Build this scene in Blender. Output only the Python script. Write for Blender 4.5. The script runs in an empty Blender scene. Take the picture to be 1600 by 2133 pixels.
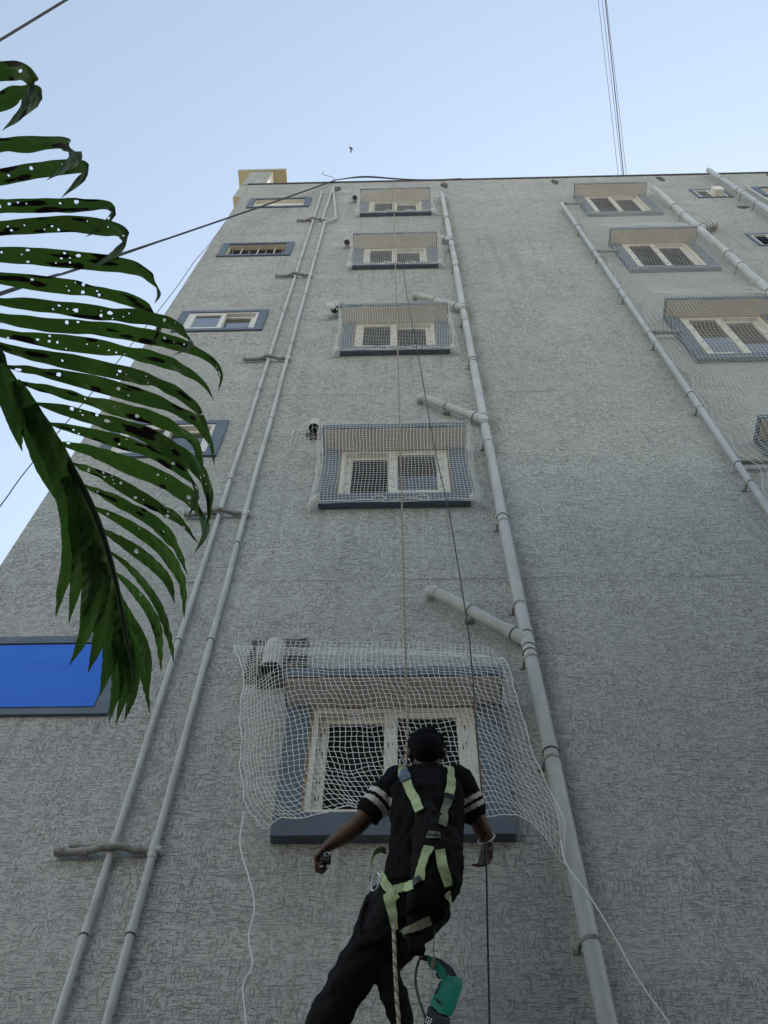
import bpy, bmesh, math, random
import numpy as np
from mathutils import Vector, Matrix, noise
from mathutils.bvhtree import BVHTree
random.seed(7); rng = np.random.default_rng(7)
sc = bpy.context.scene
col = sc.collection
rad = math.radians

# ------------------------------------------------------------------ camera
CAM = Vector((0.0, -3.634, 1.6))              # hand height, 3.6 m in front of the facade (plane y = 0)
PITCH, YAW, ROLL, FPX = 1.0647, -0.0438, 0.0226, 2078.8 / 2133.0
def cam_axes():
    A = Matrix.Rotation(YAW, 3, 'Z')
    c, s = math.cos(PITCH), math.sin(PITCH)
    B = Matrix(((1, 0, 0), (0, s, -c), (0, c, s)))
    C = Matrix.Rotation(ROLL, 3, 'Z')
    return C @ B @ A                          # rows: right, down, forward
AX = cam_axes()
cd = bpy.data.cameras.new('camera'); cam = bpy.data.objects.new('camera', cd); col.objects.link(cam)
r_, d_, f_ = AX[0], AX[1], AX[2]
mw = Matrix(((r_[0], -d_[0], -f_[0], CAM[0]), (r_[1], -d_[1], -f_[1], CAM[1]), (r_[2], -d_[2], -f_[2], CAM[2]), (0, 0, 0, 1)))
cam.matrix_world = mw
cd.sensor_fit = 'VERTICAL'; cd.sensor_height = 24.0; cd.lens = 24.0 * FPX
cd.clip_start = 0.05; cd.clip_end = 3000
sc.camera = cam

# ------------------------------------------------------------------ sky, sun, exposure
SUN_EL, SUN_AZ = rad(46), rad(24)             # behind the building, a little to the right (azimuth from +Y to +X)
w = bpy.data.worlds.new('World'); sc.world = w; w.use_nodes = True
nt = w.node_tree; nt.nodes.clear()
sky = nt.nodes.new('ShaderNodeTexSky'); sky.sky_type = 'NISHITA'; sky.sun_disc = False
sky.sun_elevation = SUN_EL; sky.sun_rotation = SUN_AZ
sky.air_density = 1.6; sky.dust_density = 0.8; sky.ozone_density = 0.0; sky.altitude = 200
hsv = nt.nodes.new('ShaderNodeHueSaturation'); hsv.inputs['Hue'].default_value = 0.492; hsv.inputs['Saturation'].default_value = 0.72
bg = nt.nodes.new('ShaderNodeBackground'); bg.inputs[1].default_value = 0.15
out = nt.nodes.new('ShaderNodeOutputWorld')
nt.links.new(sky.outputs[0], hsv.inputs['Color']); nt.links.new(hsv.outputs[0], bg.inputs[0]); nt.links.new(bg.outputs[0], out.inputs[0])
sd = bpy.data.lights.new('sun', 'SUN'); sd.energy = 5.0; sd.angle = rad(0.5); sd.color = (1, .94, .85)
sun = bpy.data.objects.new('sun', sd); col.objects.link(sun)
sdir = Vector((math.sin(SUN_AZ) * math.cos(SUN_EL), math.cos(SUN_AZ) * math.cos(SUN_EL), math.sin(SUN_EL)))
sun.rotation_euler = sdir.to_track_quat('Z', 'Y').to_euler(); sun.location = (0, 30, 60)
sc.view_settings.view_transform = 'Standard'; sc.view_settings.look = 'None'
sc.view_settings.exposure = 0.66; sc.view_settings.gamma = 1.0
sc.view_settings.use_curve_mapping = False
sc.render.engine = 'CYCLES'

# ------------------------------------------------------------------ helpers
def ray(px, py):
    v = Vector(((px - 800) / 2078.8, (py - 1066.5) / 2078.8, 1))
    return AX.transposed() @ v
def P(px, py, Y=0.0):                          # a point measured on the plane y = Y (the facade, or a plane in front of it)
    r = ray(px, py); return CAM + r * ((Y - CAM.y) / r.y)
def PD(px, py, d):                             # a point at d metres from the camera
    return CAM + ray(px, py).normalized() * d

def empty(name, loc, label, cat, group=None):
    o = bpy.data.objects.new(name, None); col.objects.link(o); o.location = loc; o.empty_display_size = .1
    o['label'] = label; o['category'] = cat
    if group: o['group'] = group
    return o
def link(name, me, mat, parent=None, smooth=False):
    o = bpy.data.objects.new(name, me); col.objects.link(o)
    if mat is not None:
        if isinstance(mat, (list, tuple)):
            for m in mat: me.materials.append(m)
        else: me.materials.append(mat)
    if smooth: me.polygons.foreach_set('use_smooth', [True] * len(me.polygons))
    if parent is not None:
        o.parent = parent
        if parent.type == 'EMPTY': o.matrix_parent_inverse = Matrix.Translation(-parent.location)
    return o
def tag(o, label, cat, group=None):
    o['label'] = label; o['category'] = cat
    if group: o['group'] = group
    return o
class MB:
    def __init__(s): s.v = []; s.f = []; s.m = []
    def add(s, vs, fs, m=0):
        n = len(s.v); s.v += [tuple(q) for q in vs]; s.f += [tuple(i + n for i in q) for q in fs]; s.m += [m] * len(fs); return s
    def box(s, x0, x1, y0, y1, z0, z1, m=0):
        v = [(x0, y0, z0), (x1, y0, z0), (x1, y1, z0), (x0, y1, z0), (x0, y0, z1), (x1, y0, z1), (x1, y1, z1), (x0, y1, z1)]
        return s.add(v, [(0, 3, 2, 1), (4, 5, 6, 7), (0, 1, 5, 4), (1, 2, 6, 5), (2, 3, 7, 6), (3, 0, 4, 7)], m)
    def tube(s, pts, r, n=10, cap=True, m=0):
        pts = [Vector(p) for p in pts]; N = len(pts)
        rr = r if isinstance(r, (list, tuple)) else [r] * N
        T = [(pts[min(i + 1, N - 1)] - pts[max(i - 1, 0)]).normalized() for i in range(N)]
        a = T[0].orthogonal().normalized(); base = []
        for i in range(N):
            a = (a - T[i] * a.dot(T[i]))
            a = a.normalized() if a.length > 1e-6 else T[i].orthogonal().normalized()
            b = T[i].cross(a)
            base += [pts[i] + (a * math.cos(2 * math.pi * k / n) + b * math.sin(2 * math.pi * k / n)) * rr[i] for k in range(n)]
        fs = [(i * n + k, i * n + (k + 1) % n, (i + 1) * n + (k + 1) % n, (i + 1) * n + k) for i in range(N - 1) for k in range(n)]
        if cap: fs += [tuple(range(n - 1, -1, -1)), tuple((N - 1) * n + k for k in range(n))]
        return s.add(base, fs, m)
    def capsule(s, p0, p1, r0, r1, n=14, sq=None, m=0):
        p0 = Vector(p0); p1 = Vector(p1); d = p1 - p0; L = max(d.length, 1e-5); d = d / L
        pts = []; rr = []
        for k in range(5): t = math.pi / 2 * (1 - k / 5); pts.append(p0 - d * r0 * math.sin(t) * .999); rr.append(max(r0 * math.cos(t), r0 * .03))
        pts += [p0, p1]; rr += [r0, r1]
        for k in range(1, 6): t = math.pi / 2 * k / 5; pts.append(p1 + d * r1 * math.sin(t)); rr.append(max(r1 * math.cos(t), r1 * .03))
        return s.tube(pts, rr, n, True, m)
    def ell(s, c, rx, ry, rz, M=None, nu=16, nv=10, m=0):
        c = Vector(c); vs = []; fs = []
        for j in range(1, nv):
            t = math.pi * j / nv
            for i in range(nu):
                a = 2 * math.pi * i / nu; q = Vector((rx * math.sin(t) * math.cos(a), ry * math.sin(t) * math.sin(a), rz * math.cos(t)))
                vs.append(c + (M @ q if M else q))
        for q in (Vector((0, 0, rz)), Vector((0, 0, -rz))): vs.append(c + (M @ q if M else q))
        a, b = len(vs) - 2, len(vs) - 1
        for j in range(nv - 2):
            for i in range(nu): fs.append((j * nu + i, (j + 1) * nu + i, (j + 1) * nu + (i + 1) % nu, j * nu + (i + 1) % nu))
        for i in range(nu): fs.append((i, (i + 1) % nu, a)); fs.append(((nv - 2) * nu + i, b, (nv - 2) * nu + (i + 1) % nu))
        return s.add(vs, fs, m)
    def loft(s, rings, m=0):
        n = len(rings[0]); vs = [p for r in rings for p in r]
        fs = [(i * n + k, i * n + (k + 1) % n, (i + 1) * n + (k + 1) % n, (i + 1) * n + k) for i in range(len(rings) - 1) for k in range(n)]
        fs += [tuple(range(n - 1, -1, -1)), tuple((len(rings) - 1) * n + k for k in range(n))]
        return s.add(vs, fs, m)
    def mesh(s, name):
        me = bpy.data.meshes.new(name); me.from_pydata(s.v, [], s.f)
        if any(s.m): me.polygons.foreach_set('material_index', s.m)
        me.update(); return me
    def build(s, name, mat, parent=None, smooth=False, bevel=0):
        me = s.mesh(name)
        if bevel or smooth:
            bm = bmesh.new(); bm.from_mesh(me); bmesh.ops.recalc_face_normals(bm, faces=bm.faces)
            if bevel: bmesh.ops.bevel(bm, geom=list(bm.edges), offset=bevel, segments=2, affect='EDGES', profile=.6, clamp_overlap=True)
            bm.to_mesh(me); bm.free()
        o = link(name, me, mat, parent)
        if smooth:
            me.polygons.foreach_set('use_smooth', [True] * len(me.polygons))
            try: me.set_sharp_from_angle(angle=rad(40))
            except Exception: pass
        return o
def catmull(pts, n):
    pts = [Vector(p) for p in pts]; out = []; N = len(pts)
    for i in range(N - 1):
        p0 = pts[i - 1] if i else pts[0] * 2 - pts[1]; p1 = pts[i]; p2 = pts[i + 1]; p3 = pts[i + 2] if i + 2 < N else pts[-1] * 2 - pts[-2]
        for k in range(n):
            t = k / n
            out.append(.5 * ((2 * p1) + (p2 - p0) * t + (2 * p0 - 5 * p1 + 4 * p2 - p3) * t * t + (3 * p1 - p0 - 3 * p2 + p3) * t ** 3))
    return out + [pts[-1]]
def resample(pts, n):
    L = [0]
    for a, b in zip(pts, pts[1:]): L.append(L[-1] + (b - a).length)
    o = []; j = 0
    for k in range(n):
        t = L[-1] * k / (n - 1)
        while j < len(L) - 2 and L[j + 1] < t: j += 1
        u = (t - L[j]) / max(L[j + 1] - L[j], 1e-9); o.append(pts[j].lerp(pts[j + 1], u))
    return o

# ------------------------------------------------------------------ materials
MATS = {}
class NT:
    def __init__(s, name):
        m = bpy.data.materials.new(name); m.use_nodes = True; s.m = m; s.t = m.node_tree; s.t.nodes.clear()
        s.out = s.t.nodes.new('ShaderNodeOutputMaterial'); MATS[name] = m
    def n(s, typ, **kw):
        q = s.t.nodes.new('ShaderNode' + typ)
        for k, v in kw.items(): setattr(q, k, v)
        return q
    def l(s, a, b): s.t.links.new(a, b)
    def val(s, sock, v):
        if hasattr(v, 'is_output') : s.l(v, sock)
        else: sock.default_value = v
    def math(s, op, a, b=0.0, clamp=False):
        q = s.n('Math', operation=op, use_clamp=clamp); s.val(q.inputs[0], a); s.val(q.inputs[1], b); return q.outputs[0]
    def coords(s, scale=(1, 1, 1), loc=(0, 0, 0), rot=(0, 0, 0), src=None):
        c = src or s.n('TexCoord').outputs['Object']; m = s.n('Mapping')
        m.inputs['Scale'].default_value = scale; m.inputs['Location'].default_value = loc; m.inputs['Rotation'].default_value = rot
        s.l(c, m.inputs['Vector']); return m.outputs[0]
    def noise(s, vec, scale, detail=3, rough=.55, dist=0, out=0):
        q = s.n('TexNoise'); s.l(vec, q.inputs['Vector']); q.inputs['Scale'].default_value = scale; q.inputs['Detail'].default_value = detail
        q.inputs['Roughness'].default_value = rough; q.inputs['Distortion'].default_value = dist; return q.outputs[out]
    def ramp(s, fac, stops, interp='LINEAR'):
        q = s.n('ValToRGB'); s.l(fac, q.inputs[0]); q.color_ramp.interpolation = interp
        while len(q.color_ramp.elements) < len(stops): q.color_ramp.elements.new(.5)
        for e, (p, c) in zip(q.color_ramp.elements, stops):
            e.position = p; e.color = (c, c, c, 1) if isinstance(c, (int, float)) else (*c, 1)
        return q.outputs[0]
    def mix(s, fac, a, b, typ='MIX'):
        q = s.n('MixRGB', blend_type=typ); s.val(q.inputs[0], fac)
        for k, v in ((1, a), (2, b)):
            if isinstance(v, tuple): q.inputs[k].default_value = (*v, 1)
            else: s.l(v, q.inputs[k])
        return q.outputs[0]
    def bsdf(s, color, rough=.6, spec=.5, metal=0, bump=None, bstr=.5, bdist=.005):
        q = s.n('BsdfPrincipled')
        if isinstance(color, tuple): q.inputs['Base Color'].default_value = (*color, 1)
        else: s.l(color, q.inputs['Base Color'])
        s.val(q.inputs['Roughness'], rough); q.inputs['Specular IOR Level'].default_value = spec; q.inputs['Metallic'].default_value = metal
        if bump is not None:
            b = s.n('Bump'); b.inputs['Strength'].default_value = bstr; b.inputs['Distance'].default_value = bdist
            s.l(bump, b.inputs['Height']); s.l(b.outputs[0], q.inputs['Normal'])
        return q.outputs[0]
    def fin(s, sh): s.l(sh, s.out.inputs['Surface']); return s.m

def stucco():
    t = NT('grey_textured_render')
    o = t.n('TexCoord').outputs['Object']
    wv = t.noise(t.coords((1, 1, 1), src=o), 9, 2, out=1)
    warp = t.n('VectorMath', operation='MULTIPLY_ADD'); t.l(wv, warp.inputs[0]); warp.inputs[1].default_value = (.03, 0, .022); t.l(o, warp.inputs[2])
    wo = warp.outputs[0]
    def dash(sc_, seed, lo, hi):
        return t.ramp(t.noise(t.coords(sc_, loc=(seed, seed * .7, seed * 1.3), src=wo), 1.0, 1.0, .45), [(lo, 0.0), (hi, 1.0)])
    mk = t.noise(t.coords((1, 1, 1), loc=(4, 0, 2), src=o), 6.5, 2)          # patches scratched across / up
    ma = t.ramp(mk, [(.42, 1.0), (.56, .15)]); mb_ = t.ramp(mk, [(.44, .1), (.58, 1.0)])
    d1 = t.math('MULTIPLY', dash((13, 1, 130), 3.1, .622, .662), ma)
    d2 = t.math('MULTIPLY', dash((24, 1, 190), 9.4, .630, .672), .9)
    d3 = t.math('MULTIPLY', dash((150, 1, 19), 5.2, .622, .668), mb_)
    d4 = t.math('MULTIPLY', dash((105, 1, 30), 15.2, .640, .685), .8)
    pit = t.math('MULTIPLY', dash((120, 1, 145), 7.7, .648, .70), .85)
    g = t.math('MAXIMUM', t.math('MAXIMUM', d1, d2), t.math('MAXIMUM', t.math('MAXIMUM', d3, d4), pit))
    pat = t.ramp(t.noise(t.coords((1, 1, 1.3), loc=(6, 0, 1), src=o), 1.7, 4, .65), [(.34, .50), (.58, 1.0)])
    g = t.math('MULTIPLY', g, pat)
    fine = t.noise(o, 170, 3)
    h = t.math('ADD', t.math('MULTIPLY', g, -1.0), t.math('MULTIPLY', fine, .16))
    h = t.math('ADD', h, t.math('MULTIPLY', t.noise(o, 22, 3), .28))
    big = t.noise(t.coords((.5, 1, .22), src=o), 1.3, 4, .6)
    mid = t.noise(t.coords((1, 1, .6), src=o), 4, 4, .65)
    c = t.mix(t.ramp(big, [(.33, 0.0), (.68, 1.0)]), (.485, .482, .462), (.585, .578, .552))
    c = t.mix(t.ramp(mid, [(.40, .0), (.75, .40)]), c, (.44, .434, .40))
    hue = t.noise(t.coords((1, 1, 1), loc=(8, 3, 1), src=o), 2.2, 3)
    c = t.mix(t.ramp(hue, [(.45, 0.0), (.62, .35)]), c, (.51, .52, .475))
    band = t.noise(t.coords((.12, 1, 2.4), loc=(2, 0, 9), src=o), 1.1, 2)
    c = t.mix(t.ramp(band, [(.60, 0.0), (.66, .25)]), c, (.68, .66, .61))
    str_ = t.noise(t.coords((5.5, 1, .16), loc=(1, 0, 3), src=o), 1.0, 4, .6)      # rain streaks
    c = t.mix(t.ramp(str_, [(.56, 0.0), (.72, .36)]), c, (.33, .325, .295))
    sx = t.n('SeparateXYZ'); t.l(o, sx.inputs[0])
    dx = t.math('ABSOLUTE', t.math('SUBTRACT', sx.outputs[0], .79)); near = t.math('SUBTRACT', 1, t.math('DIVIDE', dx, .085, True), True)
    gr = t.math('MULTIPLY', near, t.ramp(t.noise(t.coords((2.5, 1, .9), src=o), 2.2, 4, .7), [(.42, 0.0), (.62, .55)]))
    c = t.mix(gr, c, (.23, .20, .15))
    zz = t.math('ADD', sx.outputs[2], t.math('MULTIPLY', t.noise(t.coords((.9, 1, 1), src=o), 1.5, 3), .10))
    fl = t.math('ABSOLUTE', t.math('SUBTRACT', t.math('FRACT', t.math('DIVIDE', t.math('ADD', zz, .9), 3.27)), .5))   # day joints of the render, one per storey
    def below(z0, stp, xa, xb):                # dirt washed down from the sills
        zf = t.math('FRACT', t.math('DIVIDE', t.math('SUBTRACT', sx.outputs[2], z0), stp))
        mx = t.math('MULTIPLY', t.math('GREATER_THAN', sx.outputs[0], xa), t.math('LESS_THAN', sx.outputs[0], xb))
        return t.math('MULTIPLY', t.ramp(zf, [(.70, 0.0), (.99, 1.0)]), mx)
    drip = t.ramp(t.noise(t.coords((17, 1, .5), loc=(3, 0, 8), src=o), 1.0, 4, .65), [(.50, 0.0), (.66, .45)])
    wash = t.math('MULTIPLY', drip, t.math('MAXIMUM', below(4.95, 3.267, -.66, .50), below(5.875, 3.243, -2.62, -1.58)))
    c = t.mix(wash, c, (.22, .215, .195))
    jl = t.math('MULTIPLY', t.ramp(fl, [(.0018, 1.0), (.0045, 0.0)]), t.ramp(t.noise(t.coords((.8, 1, .3), loc=(5, 0, 5), src=o), 1.4, 3), [(.46, 0.0), (.56, .55)]))
    c = t.mix(jl, c, (.16, .155, .14))
    c = t.mix(t.math('MULTIPLY', g, .54), c, (.125, .125, .12))  # scratches darkened in colour: dirt plus painted-in occlusion
    return t.fin(t.bsdf(c, .88, .2, bump=h, bstr=1.0, bdist=.007))
def paint(name, a, b=None, rough=.55, spec=.4, scale=6, bscale=60, bstr=.15, dirt=None, dirtamt=.4, metal=0):
    t = NT(name); o = t.n('TexCoord').outputs['Object']
    b = b or tuple(x * .8 for x in a)
    n1 = t.noise(o, scale, 5, .6)
    c = t.mix(t.ramp(n1, [(.38, 0.0), (.66, 1.0)]), a, b)
    if dirt:
        n2 = t.noise(t.coords((1, 1, .55), loc=(3, 5, 1), src=o), scale * 2.3, 5, .7)
        c = t.mix(t.ramp(n2, [(.48, 0.0), (.66, dirtamt)]), c, dirt)
    n3 = t.noise(o, bscale, 3)
    rr = t.math('ADD', t.math('MULTIPLY', n1, .25), rough - .12)
    return t.fin(t.bsdf(c, rr, spec, metal, bump=n3, bstr=bstr, bdist=.003))
M_ST = stucco()
M_BLUE = paint('blue_grey_trim_paint', (.150, .186, .238), (.120, .152, .196), .6, .3, 5, dirt=(.13, .14, .14), dirtamt=.5)
M_BEIGE = paint('beige_soffit_paint', (.80, .725, .61), (.72, .645, .535), .7, .25, 3, dirt=(.58, .49, .37), dirtamt=.5)
M_CREAM = paint('cream_wall_paint', (.60, .52, .33), (.54, .47, .31), .7, .25, 2)
M_WHITEW = paint('white_side_paint', (.75, .72, .64), (.68, .65, .58), .7, .25, 2)
M_UPVC = paint('cream_upvc', (.86, .83, .75), (.79, .75, .66), .35, .5, 4, dirt=(.50, .36, .20), dirtamt=.40)
M_UPVCL = paint('white_upvc', (.74, .72, .67), (.66, .64, .59), .35, .5, 4, dirt=(.5, .43, .34), dirtamt=.3)
M_RUST = paint('rust_stained_edge', (.40, .27, .14), (.30, .19, .09), .8, .2, 16, dirt=(.16, .09, .045), dirtamt=.7)
M_PIPE = paint('grey_painted_pipe', (.58, .585, .565), (.51, .515, .50), .42, .45, 3, 25, .12, dirt=(.33, .31, .26), dirtamt=.4)
M_PIPEB = paint('blue_grey_painted_pipe', (.53, .555, .57), (.47, .49, .50), .42, .45, 3, 25, .12, dirt=(.32, .30, .26), dirtamt=.35)
M_PIPE2 = paint('grey_brown_painted_pipe', (.39, .382, .360), (.31, .302, .282), .75, .3, 9, 40, .5, dirt=(.07, .065, .055), dirtamt=.7)
M_JOINT = paint('dark_joint_ring', (.10, .105, .105), (.07, .07, .07), .7, .3, 20)
M_DARK = paint('black_opening_fill', (.018, .018, .02), (.012, .012, .013), .6, .3, 20)  # near-black fill, paints the shade inside slots and pipe mouths
M_CEM = paint('rough_cement_patch', (.12, .118, .105), (.065, .067, .068), .9, .15, 14, 45, .9, dirt=(.19, .14, .085), dirtamt=.7)
M_CEML = paint('pale_cement_smear', (.40, .385, .35), (.30, .29, .265), .9, .2, 12, 45, .7)
M_CEML2 = paint('pale_grey_pipe_end', (.62, .60, .55), (.50, .48, .44), .6, .3, 9, 45, .4, dirt=(.34, .31, .27), dirtamt=.5)
M_COPE = paint('dark_cement_coping', (.12, .125, .12), (.085, .09, .09), .9, .2, 6, 30, .5)
M_NET = paint('white_nylon_cord', (.93, .92, .89), (.88, .87, .84), .6, .4, 8)
M_CORDW = paint('white_cord', (.92, .92, .90), (.86, .86, .84), .6, .4, 8)
M_CABLE = paint('black_cable', (.035, .037, .040), (.025, .026, .028), .5, .4, 10)
M_WIRE = paint('grey_wire', (.16, .17, .18), (.12, .125, .13), .5, .4, 10)
M_GRILL = paint('brown_grille', (.085, .060, .048), (.05, .038, .03), .7, .3, 20)
M_STEEL = paint('worn_steel', (.55, .55, .53), (.42, .42, .40), .35, .5, 25, metal=.9)
M_SHIRT = paint('black_cotton', (.012, .012, .0135), (.0085, .0085, .0100), .95, .08, 7, 240, .35)
M_TROU = paint('black_trouser_cloth', (.0125, .0125, .0145), (.009, .009, .0105), .9, .15, 6, 200, .35)
M_STRIPE = paint('white_knit_stripe', (.62, .60, .57), (.52, .50, .48), .9, .15, 12, 200, .3)
M_WEB = paint('lime_webbing', (.50, .60, .34), (.43, .52, .29), .8, .2, 10, 300, .4, dirt=(.24, .27, .15), dirtamt=.55)
M_WEBD = paint('dirty_grey_webbing', (.19, .20, .14), (.14, .15, .105), .85, .2, 12, 300, .4)
M_BAG = paint('black_nylon_bag', (.0105, .0100, .0105), (.007, .0068, .0068), .9, .12, 7, 120, .4)
M_BUCKLE = paint('blue_grey_buckle', (.07, .11, .17), (.05, .08, .12), .45, .5, 12)
M_SKIN = paint('brown_skin', (.115, .058, .036), (.085, .042, .026), .5, .4, 14, 160, .15)
M_HAIR = paint('black_hair', (.006, .006, .0075), (.0035, .0035, .0045), .9, .08, 30, 220, .9)
M_GREEN = paint('green_tool_plastic', (.012, .235, .170), (.010, .200, .145), .38, .5, 8, 120, .1, dirt=(.03, .10, .08), dirtamt=.4)
M_BLK = paint('black_tool_plastic', (.02, .021, .022), (.014, .0145, .015), .45, .5, 10, 120, .2)
M_TAN = paint('tan_tape', (.42, .31, .21), (.34, .25, .17), .7, .3, 10)
M_BLUESH = None
def blue_sheet():
    t = NT('bright_blue_sheet'); o = t.n('TexCoord').outputs['Object']
    n1 = t.noise(t.coords((.6, 1, 1.4), rot=(0, .5, 0), src=o), 3, 4)
    wv = t.n('TexWave', wave_type='BANDS', bands_direction='Z'); t.l(t.coords((1, 1, 1), src=o), wv.inputs['Vector']); wv.inputs['Scale'].default_value = 5.2; wv.inputs['Distortion'].default_value = .6
    c = t.mix(t.ramp(n1, [(.3, 0.0), (.7, 1.0)]), (.012, .145, .74), (.020, .180, .80))
    c = t.mix(t.ramp(wv.outputs[1], [(.75, 0.0), (1.0, .12)]), c, (.04, .25, .90))
    return t.fin(t.bsdf(c, .45, .4, bump=n1, bstr=.2, bdist=.02))
M_BLUESH = blue_sheet()
def glass(name, tint, refl):
    t = NT(name); o = t.n('TexCoord').outputs['Object']
    g = t.n('BsdfGlossy'); g.inputs['Roughness'].default_value = .03; g.inputs['Color'].default_value = (*refl, 1)
    b = t.n('Bump'); b.inputs['Strength'].default_value = .03; t.l(t.noise(o, 1.5, 2), b.inputs['Height']); t.l(b.outputs[0], g.inputs['Normal'])
    tr = t.n('BsdfTransparent'); tr.inputs[0].default_value = (*tint, 1)
    fr = t.n('Fresnel'); fr.inputs['IOR'].default_value = 1.5
    m = t.n('MixShader'); t.l(t.math('MULTIPLY', fr.outputs[0], 2.3, True), m.inputs[0]); t.l(tr.outputs[0], m.inputs[1]); t.l(g.outputs[0], m.inputs[2])
    return t.fin(m.outputs[0])
M_GLASS = glass('window_glass', (.55, .6, .62), (.9, .9, .9))
M_SCREEN = paint('black_insect_screen', (.012, .012, .012), (.008, .008, .008), .8, .2, 10)
def rope_mat():
    t = NT('beige_rope'); o = t.n('TexCoord').outputs['Object']
    c = t.mix(t.ramp(t.noise(o, 60, 3), [(.4, 0.0), (.65, 1.0)]), (.50, .44, .36), (.38, .32, .26))
    return t.fin(t.bsdf(c, .85, .2))
M_ROPE = rope_mat(); M_ROPED = paint('dark_rope_strand', (.22, .19, .155), (.17, .145, .12), .85, .2, 40)
def leaf_mat():
    t = NT('palm_leaf'); o = t.n('TexCoord').outputs['Object']
    uv = t.n('TexCoord').outputs['UV']
    n1 = t.noise(o, 9, 4, .6); n2 = t.noise(t.coords((1, 1, 1), loc=(3, 1, 8), src=o), 26, 4, .65)
    oi = t.n('ObjectInfo').outputs['Random']
    c = t.mix(t.ramp(n1, [(.35, 0.0), (.7, 1.0)]), (.042, .096, .038), (.072, .136, .032))
    yel = t.math('MULTIPLY', t.ramp(t.noise(o, 5, 2), [(.50, 0.0), (.64, 1.0)]), t.ramp(oi, [(.40, 0.0), (.9, 1.0)]))
    c = t.mix(t.math('MULTIPLY', yel, .6), c, (.14, .135, .016))
    vein = t.n('TexWave', wave_type='BANDS', bands_direction='X'); t.l(t.coords((1, 1, 1), src=uv), vein.inputs['Vector']); vein.inputs['Scale'].default_value = 5
    c = t.mix(t.math('MULTIPLY', vein.outputs[1], .22), c, (.02, .05, .01))
    at = t.n('Attribute'); at.attribute_name = 'blotch'
    bl = t.math('ADD', t.math('MULTIPLY', n2, .8), t.math('MULTIPLY', at.outputs['Fac'], .75))
    blm = t.ramp(bl, [(.60, 0.0), (.68, 1.0)])
    rim = t.math('MULTIPLY', t.ramp(bl, [(.54, 0.0), (.60, 1.0)]), t.math('SUBTRACT', 1, blm))
    c = t.mix(t.math('MULTIPLY', rim, .5), c, (.07, .06, .018))
    c = t.mix(blm, c, (.028, .019, .018))
    at2 = t.n('Attribute'); at2.attribute_name = 'upper'                      # the paler waxy upper face, seen where a tip is folded over
    c = t.mix(t.math('MULTIPLY', at2.outputs['Fac'], .85), c, (.155, .185, .175))
    bs = t.bsdf(c, .42, .4, bump=vein.outputs[1], bstr=.2, bdist=.0012)
    tr = t.n('BsdfTranslucent'); t.l(t.mix(blm, t.mix(.5, c, (.12, .27, .022)), (.010, .006, .006)), tr.inputs[0])
    m = t.n('MixShader'); m.inputs[0].default_value = .46; t.l(bs, m.inputs[1]); t.l(tr.outputs[0], m.inputs[2])
    return t.fin(m.outputs[0])
M_LEAF = leaf_mat()
M_RACH = paint('palm_stem', (.022, .046, .016), (.016, .032, .012), .6, .3, 9)
M_TRUNK = paint('palm_trunk_bark', (.20, .17, .13), (.12, .10, .075), .9, .2, 6, 20, 1.0)
M_GROUND = paint('concrete_ground', (.34, .32, .285), (.27, .255, .225), .9, .2, 1.2, 30, .5)
M_NEIGH = paint('plain_neighbour_render', (.15, .14, .125), (.12, .112, .10), .9, .2, 1.2, 30, .5)
M_INT = paint('dark_room_plaster', (.16, .15, .135), (.12, .11, .10), .9, .2, 1)
M_BIRD = paint('dark_feathers', (.05, .045, .045), (.03, .03, .03), .8, .2, 10)
M_BLUECUR = paint('blue_curtain', (.16, .22, .42), (.12, .17, .33), .9, .2, 4)
M_TEALC = paint('blue_cloth_scrap', (.035, .12, .20), (.025, .09, .15), .9, .2, 9)

# ------------------------------------------------------------------ ground
g = MB().add([(-600, -600, 0), (600, -600, 0), (600, 600, 0), (-600, 600, 0)], [(0, 1, 2, 3)]).build('ground', M_GROUND); g['kind'] = 'structure'
M_LANE = paint('dark_asphalt_lane', (.055, .054, .052), (.04, .04, .039), .9, .2, 2, 60, .6)
g = MB().add([(-60, -6.2, .004), (60, -6.2, .004), (60, .3, .004), (-60, .3, .004)], [(0, 1, 2, 3)]).build('lane', M_LANE); g['kind'] = 'structure'

# ------------------------------------------------------------------ the building
XL, XR, ZR, DEP = -2.83, 9.5, 20.93, 11.0
FL = [4.95, 8.22, 11.55, 14.88, 18.02]        # underside of the window surrounds, storey by storey
FR = [4.60, 7.87, 11.15, 14.45, 17.66]        # the taller windows of the right column
HM_, HR_ = .93, 1.33
PB, PH = .055, .25                            # how far surround and hood stand out from the wall
bld = empty('apartment_building', (3, 5, 0), 'tall grey apartment building with rough scratched render filling the picture', 'building')
OPEN = []                                     # window openings in the front wall: x0, x1, z0, z1
CW = (-.53, .365)                             # clear opening of the hooded windows, left column
RW = (3.085, 4.005)
for z in FL: OPEN.append((CW[0], CW[1], z + .145, z + HM_ - .002))
for z in FR: OPEN.append((RW[0], RW[1], z + .125, z + HR_ - .002))
LWX = (-2.62, -1.58); LWZ = [5.875 + 3.2 * k + (.0, .09, .15, .21, .17)[k] for k in range(5)]
LX1 = [-1.668, -1.585, -1.585, -1.57, -1.55]
for k, z in enumerate(LWZ): OPEN.append((LWX[0] + .10, LX1[k] - .10, z + .07, z + .66))
VX = (5.01, 5.585); VZ = [18.86, 15.66, 12.46]
for z in VZ: OPEN.append((VX[0] + .05, VX[1] - .05, z + .05, z + .64))
FX = (6.10, 7.14)
OPEN.append((FX[0] + .10, FX[1] - .10, 18.87 + .07, 18.87 + .66))
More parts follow.
